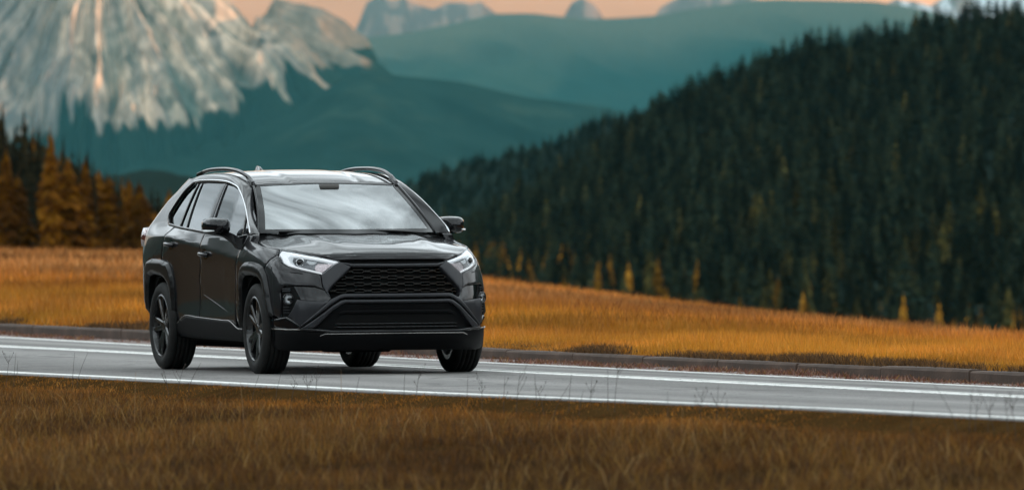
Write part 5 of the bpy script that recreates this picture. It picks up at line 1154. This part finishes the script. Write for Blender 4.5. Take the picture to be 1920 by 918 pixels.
for s in (1, -1):
    root_y = 0
    secs = []
    for x, y0, y1, z0, z1 in ((-.865, .880, 1.088, 1.120, 1.236), (-.85, .874, 1.096, 1.110, 1.243), (-.79, .876, 1.098, 1.106, 1.245), (-.72, .888, 1.088, 1.108, 1.243), (-.66, .912, 1.062, 1.118, 1.232), (-.625, .945, 1.03, 1.138, 1.212)):
        secs.append([(a, -s * b if True else b, c) for a, b, c in superloop(x, (y0 + y1) / 2, (z0 + z1) / 2, (y1 - y0) / 2, (z1 - z0) / 2)][:: 1 if s == -1 else -1])
    mi = hull_obj('door_mirror', secs, M_GLOSS, car)
    g_ = superloop(-.868, .983, 1.176, .095, .052); bm = bmesh.new(); bm.faces.new([bm.verts.new((a, -s * b, c)) for a, b, c in g_]); bm_obj('mirror_glass', bm, M_CHROME, mi)
    pts = [(-.80, -s * 1.099, 1.140), (-.72, -s * 1.092, 1.138), (-.665, -s * 1.062, 1.139), (-.64, -s * 1.02, 1.142)]; tube_obj('indicator', resample(pts, 18), [.003 + .006 * math.sin(3.1416 * min(1, .15 + k / 18)) for k in range(18)], M_LAMPW, mi, 6)
    hull_obj('mirror_arm', [[(-.60, -s * .875, .985), (-.40, -s * .890, .985), (-.40, -s * .850, 1.01), (-.60, -s * .85, 1.02)], [(-.64, -s * .905, 1.04), (-.50, -s * .915, 1.035), (-.46, -s * .865, 1.07), (-.62, -s * .865, 1.08)], [(-.76, -s * .955, 1.10), (-.66, -s * .955, 1.10), (-.64, -s * .89, 1.115), (-.76, -s * .89, 1.13)], [(-.80, -s * 1.02, 1.112), (-.70, -s * 1.02, 1.112), (-.69, -s * .95, 1.14), (-.80, -s * .95, 1.15)]], M_PLAST, mi, False)
    sideq = [(-.335, 1.10), (-.47, 1.088), (-.50, 1.06), (-.485, 1.0), (-.42, .985), (-.37, 1.02)]
    V, F, Q = panel_np(sideq, side_fn, sp=.03, off=.006, th=.01, bev=.004); V = V * np.array([1, s, 1]); obj_np('mirror_base', V, [F if s == 1 else F[:, ::-1], Q if s == 1 else Q[:, ::-1]], M_GLOSS, mi)

# ---------------- wheels
def wheel_meshes():
    n = 64; prof = [(.256, -.100), (.266, -.112), (.295, -.119), (.322, -.116), (.346, -.104), (.356, -.092)]
    for k in range(5):
        c = -.072 + .036 * k; prof += [(.3595, c - .0135), (.3605, c + .0 - .002), (.3600, c + .0115)]
        if k < 4: prof += [(.353, c + .0135), (.353, c + .0205)]
    prof += [(.356, .092), (.346, .104), (.322, .116), (.295, .119), (.266, .112), (.256, .100)]
    V = [];
    for k in range(n):
        a = 6.2832 * k / n
        for r, y in prof: V.append((r * math.cos(a), y, r * math.sin(a)))
    m = len(prof); F = [(k * m + i, ((k + 1) % n) * m + i, ((k + 1) % n) * m + i + 1, k * m + i + 1) for k in range(n) for i in range(m - 1)]
    ty = mesh_np('tyre', np.array(V), np.array(F), M_TYRE)
    bm = bmesh.new()
    # barrel and lip (outer side is -y)
    pr = [(.238, -.100), (.240, -.106), (.230, -.110), (.224, -.100), (.215, -.06), (.205, .10), (.236, .10)]
    rings = [[bm.verts.new((r * math.cos(6.2832 * k / 48), y, r * math.sin(6.2832 * k / 48))) for k in range(48)] for r, y in pr]
    for a, b in zip(rings, rings[1:]):
        for k in range(48): bm.faces.new((a[k], a[(k + 1) % 48], b[(k + 1) % 48], b[k]))
    def bar(a0, r0, w0, y0, a1, r1, w1, y1, dpt):
        q = []
        for (a, r, w, y) in ((a0, r0, w0, y0), ((a0 + a1) / 2, (r0 + r1) / 2, (w0 + w1) / 2, (y0 + y1) / 2 - .003), (a1, r1, w1, y1)):
            c, s_ = math.cos(a), math.sin(a); p = np.array([r * c, y, r * s_]); t = np.array([-s_, 0, c]) * w / 2; yy = np.array([0, 1, 0.])
            q.append([bm.verts.new(p - t + yy * .006), bm.verts.new(p - t * .55 - yy * .004), bm.verts.new(p + t * .55 - yy * .004), bm.verts.new(p + t + yy * .006), bm.verts.new(p + t * .8 + yy * dpt), bm.verts.new(p - t * .8 + yy * dpt)])
        for a, b in zip(q, q[1:]):
            for k in range(6): bm.faces.new((a[k], a[(k + 1) % 6], b[(k + 1) % 6], b[k]))
        bm.faces.new(q[0]); bm.faces.new(q[-1][::-1])
    for k in range(5):
        a = 6.2832 * k / 5 + 1.571
        for s in (-1, 1): bar(a + s * .20, .045, .045, -.078, a + s * .205, .228, .036, -.094, .040)
        bar(a + .6283 - .09, .05, .02, -.074, a + .6283 - .02, .10, .012, -.07, .02)
    hub = [(.0005, -.084), (.03, -.084), (.036, -.080), (.062, -.076), (.070, -.06), (.070, .02)]
    rings = [[bm.verts.new((r * math.cos(6.2832 * k / 24), y, r * math.sin(6.2832 * k / 24))) for k in range(24)] for r, y in hub]
    for a, b in zip(rings, rings[1:]):
        for k in range(24): bm.faces.new((a[k], a[(k + 1) % 24], b[(k + 1) % 24], b[k]))
    bmesh.ops.recalc_face_normals(bm, faces=bm.faces); bmesh.ops.scale(bm, vec=(1.085, 1, 1.085), verts=bm.verts); rm = bpy.data.meshes.new('rim'); bm.to_mesh(rm); bm.free(); rm.materials.append(M_RIM)
    # brake disc
    bm = bmesh.new(); bmesh.ops.create_cone(bm, cap_ends=True, segments=32, radius1=.15, radius2=.15, depth=.02, matrix=Matrix.Translation((0, .0, 0)) @ Matrix.Rotation(math.pi / 2, 4, 'X'))
    bd = bpy.data.meshes.new('brake_disc'); bm.to_mesh(bd); bm.free(); bd.materials.append(M_RIM)
    return ty, rm, bd
TY, RM, BD = wheel_meshes()
for (x, y, a) in ((0, -.80, .35), (-2.69, -.81, 1.0), (0, .80, .1), (-2.69, .81, .6)):
    w = bpy.data.objects.new('wheel', None); COLL.objects.link(w); w.parent = car; w.location = (x, y, .3585)
    w.rotation_euler = (0, a, 0) if y < 0 else (0, a, math.pi)
    if x == 0: w.rotation_euler = (0, a, math.radians(-2.0) + (0 if y < 0 else math.pi))
    for nm, me in (('tyre', TY), ('rim', RM), ('brake_disc', BD)): link(nm, me, w)

# ---------------- interior glimpsed through the glass
def box(name, c, sz, material, parent=None, bev=.02, tilt=0.0):
    bm = bmesh.new(); bmesh.ops.create_cube(bm, size=1.0)
    for v in bm.verts: v.co = (c[0] + v.co.x * sz[0] + tilt * v.co.z * sz[2], c[1] + v.co.y * sz[1], c[2] + v.co.z * sz[2])
    return bm_obj(name, bm, material, parent if parent is not None else car, True, bevel=bev, seg=3)
box('dashboard', (-.62, 0, 1.02), (.55, 1.40, .16), M_DASH, bev=.05)
box('cabin_floor', (-1.9, 0, .50), (2.9, 1.5, .06), M_MATTE)
for y in (-.37, .37):
    st = box('seat', (-1.55, y, .70), (.52, .50, .20), M_INT, bev=.06)
    box('backrest', (-1.84, y, 1.02), (.16, .48, .56), M_INT, st, bev=.06, tilt=-.35); box('headrest', (-1.99, y, 1.38), (.10, .26, .17), M_INT, st, bev=.04, tilt=-.2)
rs = box('rear_bench', (-2.55, 0, .70), (.5, 1.3, .2), M_INT, bev=.06); box('backrest', (-2.86, 0, 1.02), (.15, 1.3, .5), M_INT, rs, bev=.06, tilt=-.35)
box('interior_mirror', (-.96, 0, 1.462), (.03, .24, .055), M_INT, bev=.015); box('sensor_housing', (-.93, 0, 1.492), (.10, .16, .04), M_INT, bev=.015)
P = [(-.98 + .07 * math.cos(a) * .4, .37 + .185 * math.cos(a), 1.06 + .175 * math.sin(a)) for a in np.linspace(0, 6.2832, 33)]
P = [(-.93 - .08 * math.sin(a), .37 + .185 * math.cos(a), 1.03 + .16 * math.sin(a)) for a in np.linspace(0, 6.2832, 33)]
sw = tube_obj('steering_wheel', P, .015, M_DASH, car, 8); box('hub', (-.92, .37, 1.03), (.05, .12, .10), M_DASH, sw, bev=.02)
box('headliner', (-2.15, 0, 1.540), (1.4, 1.10, .02), M_INT, bev=.005)
